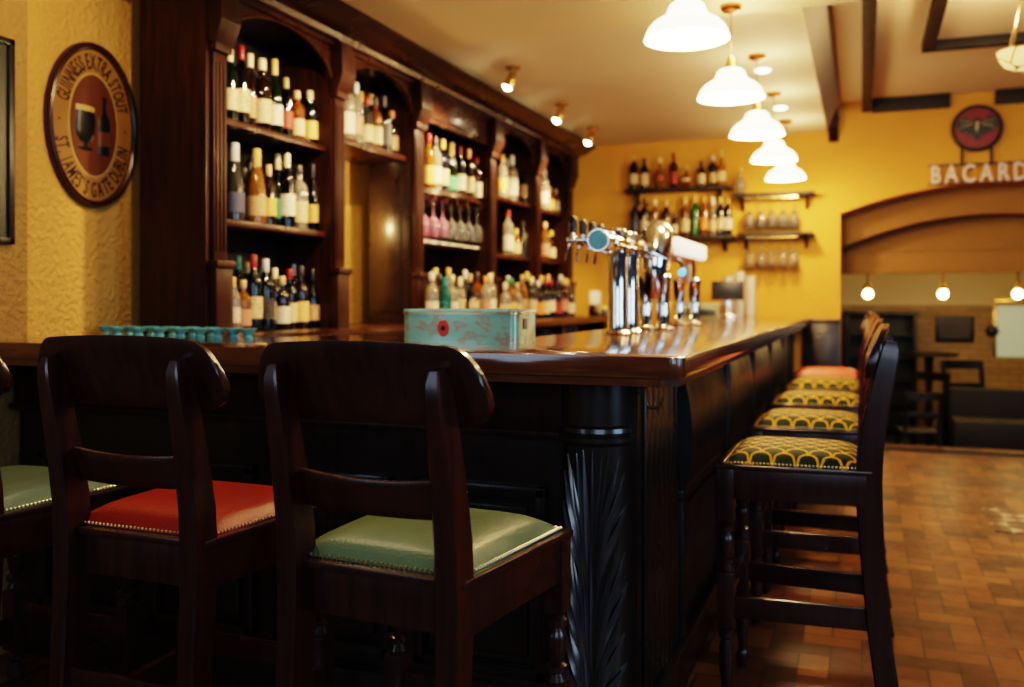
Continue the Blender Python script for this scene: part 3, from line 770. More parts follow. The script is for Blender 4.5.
# ------------------------------------------------------------------ bar stools
def superrect(u, v):            # unit square -> trapezoid seat
    y = -.19 + v * .40; hw = .185 + v * .025
    return (2 * u - 1) * hw, y
def make_pad():
    b = MB(); n = 22
    def top(u, v):
        x, y = superrect(u, v); a, c_ = abs(2 * u - 1), abs(2 * v - 1)
        z = .758 + .044 * ((1 - a ** 5) * (1 - c_ ** 5)) ** .55
        return (x, y, z)
    b.grid(top, n, n)
    b.box(-.195, .195, -.18, .195, .745, .7575)
    return b
def make_nails():
    b = MB(); P4 = [superrect(0, 0), superrect(1, 0), superrect(1, 1), superrect(0, 1)]
    for i in range(4):
        p, q = Vector(P4[i]), Vector(P4[(i + 1) % 4]); n = int((q - p).length / .0108)
        for k in range(n):
            w = p + (q - p) * (k / n); t = bmesh.new(); bmesh.ops.create_icosphere(t, subdivisions=1, radius=.0038)
            b.absorb(t, Matrix.Translation((w.x, w.y, .7625)))
    return b
PAD_L = make_pad().mesh('seat_pad', M['leather']); PAD_F = make_pad().mesh('seat_pad_fan', M['fan']); NAILS = make_nails().mesh('nail_trim', M['nail'])
b = MB()
b.prism([(-.185, -.20), (.185, -.20), (.185, -.175), (-.185, -.175)], .655, .745, 'z', bev=.003)
b.prism([(-.205, .20), (.205, .20), (.205, .225), (-.205, .225)], .655, .745, 'z', bev=.003)
for s in (-1, 1): b.prism([(s * .175, -.2), (s * .198, -.2), (s * .222, .21), (s * .199, .21)], .655, .745, 'z', bev=.003)
b.prism([(-.200, -.215), (.200, -.215), (.232, .232), (-.232, .232)], .742, .757, 'z', bev=.004)
FRAME = b.mesh('seat_frame', M['stool'])
b = MB()                                                            # front leg at origin
b.box(-.025, .025, -.025, .025, .585, .745, .004)
b.lathe([(.024, .59), (.017, .578), (.025, .570), (.025, .556), (.015, .550), (.021, .540), (.024, .522), (.019, .495), (.015, .478), (.025, .472), (.025, .460), (.016, .454), (.024, .44), (.020, .425)], seg=16)
b.box(-.025, .025, -.025, .025, .265, .432, .004)
b.lathe([(.024, .27), (.016, .258), (.024, .248), (.024, .238), (.016, .230), (.022, .205), (.024, .16), (.016, .09), (.014, .06), (.021, .05), (.021, .035), (.014, 0)], seg=16)
FLEG = b.mesh('front_leg', M['stool'])
prof = [(-.272, 0), (-.252, .12), (-.232, .28), (-.218, .45), (-.208, .60), (-.203, .72), (-.208, .82), (-.226, .93), (-.247, 1.03), (-.258, 1.08), (-.263, 1.11), (-.265, 1.13)]
b = MB()
sec = [(-.021, -.029), (-.016, -.034), (.016, -.034), (.021, -.029), (.021, .029), (.016, .034), (-.016, .034), (-.021, .029)]
b.sweep([(0, y, z) for y, z in prof], sec, up=(0, 1, 0), scl=[.8, .84, .9, .97, 1.04, 1.1, 1.06, .98, .88, .80, .70, .45])
POST = b.mesh('back_post', M['stool'])
def board(hw, z0, z1, ybase, bow, th, arch, rnd):
    b = MB(); nu, nv = 56, 8; t = bmesh.new(); V = []
    for side in (0, 1):
        Vs = []
        for i in range(nu + 1):
            u = sin(pi / 2 * (-1 + 2 * i / nu)); e = max(0, (abs(u) - (1 - rnd)) / rnd)
            zt = z1 - arch * u * u - (z1 - z0) * .62 * (1 - sqrt(max(0, 1 - e * e))); zb = z0 - arch * .25 * u * u + (z1 - z0) * .30 * (1 - sqrt(max(0, 1 - e * e)))
            col_ = []
            for j in range(nv + 1):
                q = j / nv; ed = .6 if j in (0, nv) else 1.0
                y = ybase + bow * u * u + (th / 2 * ed if side else -th / 2 * ed) - (zb + (zt - zb) * q - z0) * .32
                col_.append(t.verts.new((u * hw, y, zb + (zt - zb) * q)))
            Vs.append(col_)
        V.append(Vs)
    for side in (0, 1):
        for i in range(nu):
            for j in range(nv):
                q = [V[side][i][j], V[side][i + 1][j], V[side][i + 1][j + 1], V[side][i][j + 1]]
                t.faces.new(q if side == 0 else q[::-1])
    for i in range(nu):
        t.faces.new([V[0][i][0], V[1][i][0], V[1][i + 1][0], V[0][i + 1][0]]); t.faces.new([V[0][i][nv], V[0][i + 1][nv], V[1][i + 1][nv], V[1][i][nv]])
    for i in (0, nu):
        for j in range(nv): t.faces.new([V[0][i][j], V[0][i][j + 1], V[1][i][j + 1], V[1][i][j]])
    bmesh.ops.recalc_face_normals(t, faces=t.faces[:])
    b.absorb(t); return b
TOPR = board(.252, 1.026, 1.176, -.208, .012, .024, .012, .26).mesh('top_rail', M['stool'], angle=45)
LOWR = board(.165, .856, .924, -.207, .018, .022, -.008, .001).mesh('lower_rail', M['stool'], angle=45)
b = MB()
SIDE = MB().box(-.011, .011, -.215, .20, .295, .36, .004).mesh('side_stretcher', M['stool'])
FRST = MB().box(-.19, .19, -.013, .013, .345, .395, .004).mesh('front_stretcher', M['stool'])
BKST = MB().box(-.165, .165, -.011, .011, .40, .46, .004).mesh('back_stretcher', M['stool'])
def stool(label, group, loc, rz, col_=None):
    t = thing('bar_stool', label, 'bar stool', loc, rz, group); t.scale = (1, 1, 1.017)
    part_mesh('seat_frame', FRAME, t)
    pd = part_mesh('seat_pad', PAD_L if col_ else PAD_F, t, col_ or (1, 1, 1)); pd['label'] = 'padded seat cover'
    part_mesh('nail_trim', NAILS, pd)
    for s in (-1, 1):
        o = part_mesh('leg', FLEG, t); o.location = (s * .202, .203, 0); o['label'] = 'turned front leg'
        o = part_mesh('back_post', POST, t); o.location = (s * .175, 0, 0)
        o = part_mesh('stretcher', SIDE, t); o.location = (s * .187, 0, 0); o.rotation_euler = (0, 0, -s * R(3.5))
    part_mesh('top_rail', TOPR, t); part_mesh('lower_rail', LOWR, t)
    o = part_mesh('stretcher', FRST, t); o.location = (0, .203, 0)
    o = part_mesh('stretcher', BKST, t); o.location = (0, -.222, 0)
    return t
GREEN, RED = (.15, .205, .105), (.31, .018, .006)
g1 = 'mahogany bar stools at the long front of the bar'; g2 = 'mahogany bar stools along the side of the bar'
stool('mahogany bar stool with pale green leather seat, nearest the carved corner column', g1, (-.838, 1.715, 0), R(-4.5), GREEN)
stool('mahogany bar stool with studded red leather seat between two green-seated stools', g1, (-1.462, 1.765, 0), R(-1), RED)
stool('mahogany bar stool with green leather seat, farthest from the carved column', g1, (-2.07, 1.76, 0), R(0), (.10, .16, .11))
for k, (y, w) in enumerate(((3.07, 'nearest the corner of the bar'), (3.93, 'second from the bar corner'), (4.79, 'third from the bar corner'), (5.65, 'fourth, in front of the coral-seated one'))):
    stool(f'mahogany bar stool with green and yellow fan-pattern seat, {w}', g2, (-.185, y, 0), R(90))
stool('mahogany bar stool with plain coral red seat, farthest along the side of bar', g2, (-.20, 6.50, 0), R(90), (.52, .10, .06))

# ------------------------------------------------------------------ beer towers
tw = thing('beer_tower', 'chrome T-shaped beer tower with black tap handles and teal end badge', 'beer tap', (-.935, 3.78, CT)); tw.scale = (.935,) * 3
for y in (-.12, .10): b = MB(); b.lathe([(.058, 0), (.060, .008), (.046, .018), (.042, .03), (.042, .33), (.046, .345), (.046, .44), (.038, .458), (.018, .466), (0, .468)], (0, y, 0), 24); b.build('column', M['chrome'], tw)
b = MB(); b.cyl((0, 0, .394), .043, -.42, .42, 'y', 24); 
for y in (-.30, -.02, .26): b.cyl((0, 0, .394), .048, y, y + .02, 'y', 24)
b.build('crossbar', M['chrome'], tw)
b = MB(); b.lathe([(.045, -.432), (.0465, -.428), (.0465, -.41), (.044, -.405)], (0, 0, .394), 28, 'y'); b.build('end_collar', M['chrome'], tw)
b = MB(); b.cyl((0, 0, .394), .042, -.437, -.425, 'y', 28); o = b.build('end_badge', M['teal_disc'], tw); o['label'] = 'round teal badge'
for k in range(4):
    y = -.37 + k * .145
    b = MB(); b.cyl((0, y, .40), .013, -.15, -.03, 'x', 12); b.ball((-.125, y, .40), .022, 2); b.tube([(-.13, y, .40), (-.145, y, .375), (-.150, y, .35), (-.156, y, .315)], .007, 8); b.cyl((-.125, y, 0), .010, .41, .45, 'z', 12)
    f = b.build('tap', M['chrome'], tw)
    b = MB(); b.lathe([(.009, .430), (.015, .436), (.018, .460), (.017, .488), (.011, .498), (0, .50)], (-.125, y, 0), 14); b.build('tap_handle', M['black'], f)

br = thing('bridge_beer_font', 'curved chrome bridge beer font with row of lit white tap lenses', 'beer tap', (-.915, 4.76, CT)); br.scale = (.935,) * 3
b = MB()
for y in (-.50, .42):
    b = MB()
    for dx in (-.045, .045):
        b.lathe([(.062, 0), (.064, .008), (.040, .018), (.034, .03), (.034, .24), (.040, .25), (.040, .27), (.030, .28)], (dx, y, 0), 20)
    b.build('column', M['chrome'], br)
b = MB(); pts = []; sc = []
for k in range(22):
    t = k / 21; a = pi * t * .62
    pts.append((0, -.50 - .03 * sin(pi * t) + .13 * (1 - cos(a)) * .9, .16 + .28 * sin(a) + .06 * t)); sc.append(.45 + .62 * sin(pi * (t * .80 + .06)))
b.tube(pts, .078, 20, scl=sc); b.build('swan_neck', M['chrome'], br)
b = MB(); b.cyl((0, 0, .41), .050, -.36, .52, 'y', 24); b.ball((0, .52, .41), .05, 2); b.tube([(0, .42, .40), (.01, .42, .33), (0, .42, .25)], .045, 14); b.build('crossbar', M['copper'], br)
for k in range(8):
    y = -.20 + k * .115
    b = MB(); b.cyl((0, y, .44), .012, .0, .07, 'x', 10); f = b.build('tap', M['chrome'], br)
    b = MB(); b.box(.03, .085, y - .038, y + .038, .39, .485, .022); b.build('lit_lens', M['lens'], f)
b = MB(); b.tube([(.0, -.05, .40), (.05, -.05, .36), (.075, -.04, .31)], .01, 8); b.build('badge_arm', M['chrome'], br)
b = MB(); b.lathe([(0, -.012), (.019, -.012), (.021, .0), (.019, .012), (0, .012)], (.06, -.06, .30), 20, 'y'); o = b.build('blue_badge', M['blue_led'], br); o['label'] = 'small round blue badge'

# ------------------------------------------------------------------ teal tin on the counter
bx = thing('tin_box', 'worn teal tin box with red oval badge standing on the bar top', 'box', (-1.236, 2.855, CT), R(3)); bx.scale = (.935,) * 3
def rrect(hw, hd, r, n=6):
    out = []
    for cx, cy, a0 in ((hw - r, -hd + r, -90), (hw - r, hd - r, 0), (-hw + r, hd - r, 90), (-hw + r, -hd + r, 180)):
        out += [(cx + r * cos(R(a0 + 90 * k / n)), cy + r * sin(R(a0 + 90 * k / n))) for k in range(n + 1)]
    return out
b = MB(); b.prism(rrect(.215, .125, .03), 0, .104, 'z', bev=.0); b.build('tin_body', M['tin'], bx)
b = MB(); b.prism(rrect(.218, .128, .032), .104, .118, 'z', bev=.003); b.build('lid', M['tin'], bx)
b = MB(); b.sweep([(x, y, .104) for x, y in rrect(.2185, .1285, .032)], [(-.002, -.002), (.002, -.002), (.002, .002), (-.002, .002)], closed=True); b.build('rim_band', M['brass'], bx)
M['badge_red'] = plain('badge_red', (.65, .05, .015), .35)
bd = MB(); bd.lathe([(0, 0), (.020, 0), (.022, .002), (.020, .004), (0, .004)], (0, 0, 0), 28, 'y', Matrix.Translation((-.055, -.1285, .052)) @ Matrix.Scale(1.35, 4, (0, 0, 1)))
bdo = bd.build('badge', M['badge_red'], bx); bdo['label'] = 'red oval badge'
b = MB()
for k in range(6):
    a = k * pi / 3
    b.box(-.0016, .0016, -.0012, .0012, -.010, .010, 0, Matrix.Translation((-.055, -.1295, .052)) @ Matrix.Rotation(a, 4, 'Y'))
b.build('badge_star', M['black'], bdo)
b = MB(); b.box(.2145, .2175, -.055, -.005, .048, .085, .002); b.build('side_window', M['black'], bx)

# ------------------------------------------------------------------ far end of the bar: till, cups
ps = thing('till_screen', 'dark till monitor on stand at far end of the bar', 'till', (-1.0, 7.45, CT), R(6))
b = MB(); b.box(-.125, .125, -.02, .02, .14, .29, .008); b.build('monitor', M['black'], ps)
b = MB(); b.box(-.02, .02, -.01, .03, .02, .16, .004); b.box(-.08, .08, -.08, .08, 0, .02, .004); b.build('stand', M['chrome'], ps)
cd = thing('cash_box', 'olive green cash box beside the till monitor', 'cash box', (-1.16, 7.2, CT), R(4))
b = MB(); b.box(-.13, .13, -.12, .12, 0, .12, .01); b.build('box_body', M['olive'], cd)
b = MB(); b.box(-.11, .11, -.126, -.119, .02, .07, .004); b.box(.14 - .03, .135, -.05, .05, .03, .09, .004); b.build('drawer_front', M['black'], cd)
x, d = on_y(731, 7.75)
for k, (dx, n, r) in enumerate(((-.03, 9, .045), (.06, 10, .045), (.15, 9, .045))):
    t = thing('cup_stack', f'stack of white cups at far end of bar, {ORD[k]} from the till', 'cups', (x + dx, 7.8, CT), 0, 'stacks of white cups')
    b = MB()
    for j in range(n): b.lathe([(r * .6, j * .036), (r * .75, j * .036 + .004), (r, j * .036 + .05), (r * .94, j * .036 + .05), (r * .6, j * .036 + .008)], seg=16)
    b.build('cups', M['white'], t)
t = thing('napkin_holder', 'pale napkin stack in holder on the worktop behind the taps', 'napkins', (-2.18, 7.78, CT))
b = MB(); b.box(-.05, .05, -.03, .03, 0, .012); b.box(-.05, .05, -.034, -.03, 0, .10); b.build('holder', M['chrome'], t)
b = MB(); b.box(-.045, .045, -.028, .028, .012, .22, .004); b.build('napkins', M['white'], t)
t = thing('lemon_bowl', 'small cream bowl of lemon wedges on the worktop behind the taps', 'bowl', (-2.12, 8.0, CT))
b = MB(); b.lathe([(.05, 0), (.07, .01), (.10, .06), (.095, .06), (.06, .014), (0, .012)], seg=24); b.build('bowl', M['white'], t)
M['lemon'] = plain('lemon', (.75, .58, .16), .4)
b = MB()
for k in range(7): b.ball((.045 * cos(k * 1.1), .045 * sin(k * 1.1), .065 + .01 * (k % 2)), .026, 2, (1, .8, .7))
b.build('lemons', M['lemon'], t)

# ------------------------------------------------------------------ lamps
LX = -.565
def lamp_light(name, loc, power, col=(1, .66, .30), rad=.05):
    l = bpy.data.lights.new(name, 'POINT'); l.energy = power; l.color = col; l.shadow_soft_size = rad
    o = bpy.data.objects.new(name, l); COL.objects.link(o); o.location = loc; return o
shade_b = MB()
pf = [(.030, .166), (.052, .163), (.067, .150), (.074, .128), (.080, .110), (.097, .096), (.126, .076), (.148, .050), (.160, .022), (.164, .006), (.167, 0)]
shade_b.lathe(pf + [(r - .004, z - .001) for r, z in pf[::-1]], seg=60, cap=False); SHADE = shade_b.mesh('lamp_shade', M['shade'], recalc=True)
for k, (y, LX) in enumerate(((3.35, -.595), (4.40, -.575), (5.45, -.565), (6.48, -.56), (7.50, -.56))):
    ceil = 2.65 if y < 4.55 else 2.68
    t = thing('pendant_lamp', f'white ribbed glass pendant lamp over the bar, {ORD[k]} from the near end', 'pendant lamp', (LX, y, ceil), 0, 'pendant lamps over the bar')
    dz = 2.205 - ceil
    o = part_mesh('lamp_shade', SHADE, t); o.location = (0, 0, dz + .012); o.scale = (.93, .93, .82)
    b = MB(); b.lathe([(.030, dz + .146), (.032, dz + .152), (.024, dz + .168), (.018, dz + .195), (.010, dz + .21), (0, dz + .212)], seg=16); b.build('shade_holder', M['brass'], t)
    b = MB(); b.tube([(0, 0, dz + .21), (0, 0, -.015)], .0028, 6); b.build('cord', M['copper'], t)
    b = MB(); b.lathe([(.050, 0), (.050, -.012), (.040, -.026), (.010, -.034), (0, -.034)], seg=20); b.build('ceiling_rose', M['copper'], t)
    b = MB(); b.ball((0, 0, dz + .05), .028, 2, (1, 1, 1.2)); b.build('bulb', M['bulb'], t)
    lamp_light('shade_upglow', (LX + .03, y, 2.205 + .26), 3.2, (1, .74, .40), .08)
    lamp_light('pendant_light', (LX, y, 2.205 - .0), 26, (1, .66, .30), .06)
for k, (x, y) in enumerate(((-.57, 5.82), (-.56, 7.0))):
    b = MB(); b.lathe([(.035, -.012), (.045, -.008), (.045, 0)], (x, y, 2.68), 20)
    b.mi = 0
    t = b.build('ceiling_downlight', M['downlight']); tag(t, f'small round white downlight in the ceiling, {["nearer", "farther"][k]} of two between pendants', 'downlight', 'ceiling downlights')

def spot(name, loc, target, power, size=70, col=(1, .72, .38), blend=.6, rad=.03):
    l = bpy.data.lights.new(name, 'SPOT'); l.energy = power; l.color = col; l.spot_size = R(size); l.spot_blend = blend; l.shadow_soft_size = rad
    o = bpy.data.objects.new(name, l); COL.objects.link(o); o.location = loc
    o.rotation_euler = (Vector(target) - Vector(loc)).to_track_quat('-Z', 'Y').to_euler(); return o
for k, y in enumerate((5.2, 6.29, 7.26)):
    x = (-1.97, -2.01, -2.06)[k]; t = thing('ceiling_spotlight', f'small brass ceiling spotlight aimed at the back-bar, {ORD[k]} from the near end', 'spotlight', (x, y, 2.68), 0, 'ceiling spotlights along the back-bar')
    b = MB(); b.lathe([(.045, 0), (.045, -.012), (.030, -.020), (0, -.020)], seg=20); b.cyl((0, 0, 0), .008, -.05, -.015, 'z', 8); b.build('mount', M['brass'], t)
    d = Vector((-.45, -.25, -1)).normalized(); q = d.to_track_quat('Z', 'Y').to_matrix().to_4x4()
    b = MB(); b.lathe([(.012, -.02), (.026, .0), (.030, .05), (.030, .085), (.026, .085), (.022, .05), (0, .04)], (0, 0, 0), 18, 'z', Matrix.Translation((0, 0, -.05)) @ q); b.build('lamp_head', M['brass'], t)
    b = MB(); b.ball((0, 0, 0), .030, 2); 
    o = b.build('bulb', M['spotbulb'], t); o.location = Vector((0, 0, -.05)) + d * .07
    spot('back_bar_spot', Vector((x, y, 2.63)) + d * .13, (-2.55, y - .1, 1.75), 95, 105)

# tiffany bowl lamp in the coffer
tl = thing('bowl_lamp', 'leaded glass bowl lamp hanging from the ceiling coffer', 'pendant lamp', (.735, 5.08, 2.92))
b = MB(); b.lathe([(0, -.53), (.045, -.525), (.08, -.508), (.105, -.475), (.116, -.435), (.112, -.435), (.101, -.473), (.077, -.503), (0, -.522)], seg=28); b.build('glass_bowl', M['tiffany'], tl)
b = MB()
for k in range(3):
    a = k * 2 * pi / 3; b.tube([(.112 * cos(a), .112 * sin(a), -.435), (.01 * cos(a), .01 * sin(a), -.16)], .003, 6)
b.tube([(0, 0, -.16), (0, 0, 0)], .003, 6); b.lathe([(.05, 0), (.045, -.02), (0, -.03)], seg=16); b.build('chain', M['hook'], tl)
lamp_light('bowl_light', (.735, 5.08, 2.64), 34, (1, .68, .34), .06)

b = MB(); b.prism([(YB - .02, 2.59), (YB - .10, 2.70), (YB - .14, 2.84), (YB - .14, 2.88), (YB - .005, 2.88), (YB - .005, 2.59)], -.262, -.185, 'x', bev=.006)
b.box(-.268, -.178, YB - .12, YB - .004, 2.76, 2.79, .006)
tag(b.build('wooden_corbel', M['wood']), 'dark carved wooden corbel under the end of ceiling beam on back wall', 'corbel')

# ------------------------------------------------------------------ signs
def serif_letters(mb, text, ax, az, a0, a1, size, flip, zoff, squash=.62):
    ws = [max(.28, glyph(ch)[1]) + .14 if ch != ' ' else .34 for ch in text]
    # arc-length parametrisation of the ellipse
    n = 400; tab = [0]; A = [a0 + (a1 - a0) * i / n for i in range(n + 1)]
    for i in range(n):
        p = (ax * cos(A[i]), az * sin(A[i])); q = (ax * cos(A[i + 1]), az * sin(A[i + 1])); tab.append(tab[-1] + sqrt((p[0] - q[0]) ** 2 + (p[1] - q[1]) ** 2))
    tot = sum(ws); acc = 0
    for ch, w in zip(text, ws):
        s = (acc + w / 2) / tot * tab[-1]; acc += w
        if ch == ' ': continue
        i = min(range(n + 1), key=lambda j: abs(tab[j] - s)); a = A[i]
        x, y = ax * cos(a), az * sin(a)
        tx, ty = -ax * sin(a), az * cos(a)
        if a1 < a0: tx, ty = -tx, -ty
        th = atan2(ty, tx)
        sx = tab[-1] / tot * 1.0
        put_glyph(mb, ch, Matrix.Translation((x, y, zoff)) @ Matrix.Rotation(th, 4, 'Z') @ Matrix.Translation((0, -size * .36, 0)) @ Matrix.Diagonal((sx, size, 1, 1)), .0015, .012)
y0, d0_ = on_x(43, XW); y1, d1_ = on_x(134, XW)
SW, SY = (y1 - y0) / 2, (y0 + y1) / 2
zc = hgt(125, on_x(88, XW)[1]); SHh = 165 / 2 * on_x(88, XW)[1] / FPX
gs = thing('oval_sign', 'oval brown stout advertising sign with lettered border on the yellow wall', 'sign', (XW, SY, zc), rot=(R(90), 0, R(90)))
def oval(a, b_, z0, z1, name, mat, parent):
    mb = MB(); mb.prism([(a * cos(2 * pi * k / 72), b_ * sin(2 * pi * k / 72)) for k in range(72)], z0, z1, 'z'); return mb.build(name, mat, parent)
M['sign_tan'] = plain('sign_tan', (.34, .17, .045), .45); M['sign_red'] = plain('sign_redbrown', (.13, .036, .014), .45); M['sign_ink'] = plain('sign_ink', (.035, .014, .010), .5)
M['sign_line'] = plain('sign_line', (.50, .34, .12), .45); M['sign_rim'] = plain('sign_rim', (.045, .014, .009), .3)
mb = MB(); mb.sweep([((SW - .015) * cos(2 * pi * k / 96), (SHh - .015) * sin(2 * pi * k / 96), .012) for k in range(96)], [(-.015, -.012), (-.013, .010), (-.005, .018), (.004, .012), (.011, .015), (.015, .008), (.015, -.012)], closed=True); mb.build('rim', M['sign_rim'], gs)
oval(SW - .012, SHh - .012, 0, .012, 'backing_board', M['sign_tan'], gs)
oval(SW * .545, SHh * .635, .011, .0135, 'inner_line', M['sign_line'], gs)
oval(SW * .515, SHh * .612, .0125, .015, 'inner_oval', M['sign_red'], gs)
mb = MB()
serif_letters(mb, 'GUINNESS EXTRA STOUT', SW * .70, SHh * .775, R(163), R(17), .088, False, .0125)
mb.build('lettering', M['sign_ink'], gs); mb = MB()
serif_letters(mb, "ST. JAMES'S GATE DUBLIN", SW * .70, SHh * .775, R(195), R(345), .088, True, .0125)
mb.build('lettering', M['sign_ink'], gs)
for s in (-1, 1): mb = MB(); mb.ball((s * SW * .72, -.0, .0125), .006, 1, (1, 1, .3)); mb.build('dot', M['sign_ink'], gs)
mb = MB(); mb.lathe([(0, -.105), (.040, -.105), (.042, -.098), (.018, -.092), (.015, -.080), (.036, -.066), (.052, -.03), (.054, .02), (.050, .052), (0, .052)], (0, 0, 0), 24, 'y', Matrix.Translation((-.045, .0, .012)) @ Matrix.Diagonal((1, 1, .25, 1)))
gl_ = mb.build('stout_glass', M['black'], gs)
mb = MB(); mb.lathe([(0, .050), (.0505, .050), (.051, .056), (.050, .072), (0, .076)], (0, 0, 0), 24, 'y', Matrix.Translation((-.045, 0, .012)) @ Matrix.Diagonal((1, 1, .27, 1))); mb.build('foam_head', M['sign_line'], gl_)
mb = MB(); mb.lathe([(0, -.115), (.030, -.115), (.034, -.108), (.034, .01), (.028, .035), (.014, .06), (.012, .105), (.015, .11), (.015, .125), (0, .126)], (0, 0, 0), 24, 'y', Matrix.Translation((.055, .0, .012)) @ Matrix.Diagonal((1, 1, .3, 1)))
bo_ = mb.build('stout_bottle', M['black'], gs)
mb = MB(); mb.lathe([(.0345, -.08), (.0348, -.08), (.0348, -.02), (.0345, -.02)], (0, 0, 0), 24, 'y', Matrix.Translation((.055, .0, .012)) @ Matrix.Diagonal((1, 1, .32, 1))); mb.build('bottle_label', M['sign_red'], bo_)

# picture on the pier
pc = thing('picture_frame', 'dark green framed picture on the yellow pier at left edge', 'picture', (XW + .07, 2.27, 1.84))
b = MB(); 
for q in ((-.20, .20, .345, .37), (-.20, .20, -.37, -.345), (-.20, -.175, -.37, .37), (.175, .20, -.37, .37)): b.box(0, .02, q[0], q[1], q[2], q[3], .004)
b.build('frame', M['black'], pc)
b = MB(); b.box(0, .01, -.18, .18, -.35, .35); b.build('picture_panel', M['darkgreen'], pc)

# rum sign over the arch
X0, dd = on_y(977, YB - .05)
bs = thing('bar_sign', 'round red bat emblem above BACARDI letters on the back wall', 'sign', (X0, YB, hgt(128, dd)), rot=(R(90), 0, 0))
RR = .185
M['sign_crimson'] = plain('sign_crimson', (.20, .008, .014), .4); M['sign_dark'] = plain('sign_dark', (.03, .012, .014), .5); M['letter'] = plain('letter_pink', (.85, .66, .58), .45); M['bat'] = plain('bat_black', (.012, .016, .014), .4); M['bat_gold'] = plain('bat_gold', (.40, .34, .18), .4)
mb = MB(); mb.lathe([(0, 0.015), (RR, 0.015), (RR, .05), (RR - .012, .056), (RR - .016, .05), (0, .05)], seg=56); mb.build('emblem_disc', M['sign_dark'], bs)
mb = MB(); mb.lathe([(0, .05), (RR - .03, .05), (RR - .03, .056), (0, .056)], seg=56); ed = mb.build('emblem_face', M['sign_crimson'], bs)
bat = [(0, .085), (.022, .075), (.028, .045), (.055, .062), (.075, .085), (.085, .105), (.105, .085), (.135, .065), (.148, .03), (.140, -.012), (.118, -.025), (.108, -.018), (.095, -.040), (.075, -.030), (.060, -.055), (.035, -.050), (.022, -.090), (0, -.105)]
mb = MB(); mb.prism(bat + [(-x, y) for x, y in bat[::-1][1:-1]], .055, .062, 'z'); mb.build('bat_emblem', M['bat'], ed)
mb = MB(); mb.prism([(-.010, .05), (.016, .045), (.010, .0), (-.004, -.04), (-.014, .0)], .061, .066, 'z')
for s in (-1, 1):
    for k in range(3): mb.tube([(s * .03, .03, .062), (s * (.07 + .03 * k), .055 - .03 * k, .063), (s * (.12), .06 - .035 * k, .062)], .003, 5)
mb.build('bat_highlight', M['bat_gold'], ed)
lz = hgt(173, dd) - hgt(128, dd); lh = .138
mb = MB(); xcur = .515 - X0; 
for ch in 'BACARDI':
    me_, w = glyph(ch, .02, .018); s = lh / .70
    put_glyph(mb, ch, Matrix.Translation((xcur + w * s * .35, lz - lh / 2, .055)) @ Matrix.Diagonal((s * .70, s, 1, 1)), .02, .018)
    xcur += w * s * .70 + .030
mb.build('lettering', M['letter'], bs)
mb = MB(); mb.box(.50 - X0, xcur + .02, lz + lh / 2 - .002, lz + lh / 2 + .012, .02, .036); mb.box(.50 - X0, xcur + .02, lz - lh / 2 - .012, lz - lh / 2 + .002, .02, .036)
for s in (-1, 1): mb.box(s * .105 - .009, s * .105 + .009, lz + lh / 2, -.1, .0, .03)
mb.build('sign_frame', M['sign_dark'], bs)

# ------------------------------------------------------------------ room beyond the arch
FZ, FY2 = -.30, 12.4
b = MB(); b.box(-3, 6, YB + .62, FY2, FZ - .05, FZ); struct(b.build('floor_far', M['stone']), 'dark floor of the lower room beyond the arch', 'floor')
b = MB(); b.box(-3, 6, FY2, FY2 + .1, FZ, 1.24)
struct(b.build('wall_far', M['fartile']), 'ochre tiled wall of the room beyond the arch', 'wall')
b = MB(); b.box(-3, 6, FY2 - .02, FY2 + .1, 1.24, 1.75); b.box(-3, 6, FY2 - .05, FY2 + .1, 1.20, 1.24, .005)
struct(b.build('wall_far_upper', M['ceiling']), 'cream upper band of the far wall', 'wall')
b = MB(); b.box(-3, 6, YB + .62, FY2, 1.62, 1.70); struct(b.build('ceiling_far', M['ceiling']), 'low cream ceiling beyond the arch', 'ceiling')
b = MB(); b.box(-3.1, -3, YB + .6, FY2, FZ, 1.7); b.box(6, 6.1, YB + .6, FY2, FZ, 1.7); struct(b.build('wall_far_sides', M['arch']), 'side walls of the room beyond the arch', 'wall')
b = MB(); b.box(-3, 6, YB + .57, YB + .62, FZ, -.01); struct(b.build('trim_8', M['stone']), 'riser of the step down into the far room', 'trim')

def place(px, Y): return on_y(px, Y)
for k, (px, Y) in enumerate(((868, 10.6), (943, 10.6), (1018, 10.6))):
    X, d = place(px, Y); z = hgt(294, d)
    t = thing('globe_lamp', f'small glowing globe lamp hanging beyond the arch, {["nearest the bar", "middle of three", "above the lit white panel"][k]}', 'pendant lamp', (X, Y, 1.62), 0, 'globe lamps beyond the arch')
    b = MB(); b.ball((0, 0, z - 1.62), .047, 3); b.build('globe', M['farbulb'], t)
    b = MB(); b.lathe([(.10, 0), (.10, -.03), (.03, -.05), (.012, -.06), (.012, z - 1.62 + .12), (.05, z - 1.62 + .07), (.05, z - 1.62 + .05)], seg=20); b.build('stem', M['brass'], t)
    lamp_light('globe_light', (X, Y - .02, z - .12), 5, (1, .62, .24), .05)
X, d = place(954.5, FY2)
pw, ph = 35 * d / FPX / 2, 26 * d / FPX / 2
t = thing('wall_picture', 'dark landscape picture on the tiled wall beyond the arch', 'picture', (X, FY2, hgt(329, d)))
b = MB(); b.box(-pw, pw, -.03, 0, -ph, ph, .008); b.build('frame', M['black'], t)
b = MB(); b.box(-pw + .04, pw - .04, -.034, -.028, -ph + .04, ph - .04); b.build('picture_panel', plain('dim_painting', (.05, .035, .02), .4), t)
X, d = place(1016, FY2); X1 = X
t = thing('lit_panel', 'pale glowing rectangular panel on the far wall at right edge', 'lit panel', (X, FY2, hgt(330, d)))
w = 18 * d / FPX; h = 27 * d / FPX
b = MB(); b.box(-w, w * 2.2, -.04, 0, -h, h, .01); b.build('panel_face', M['lightbox'], t)
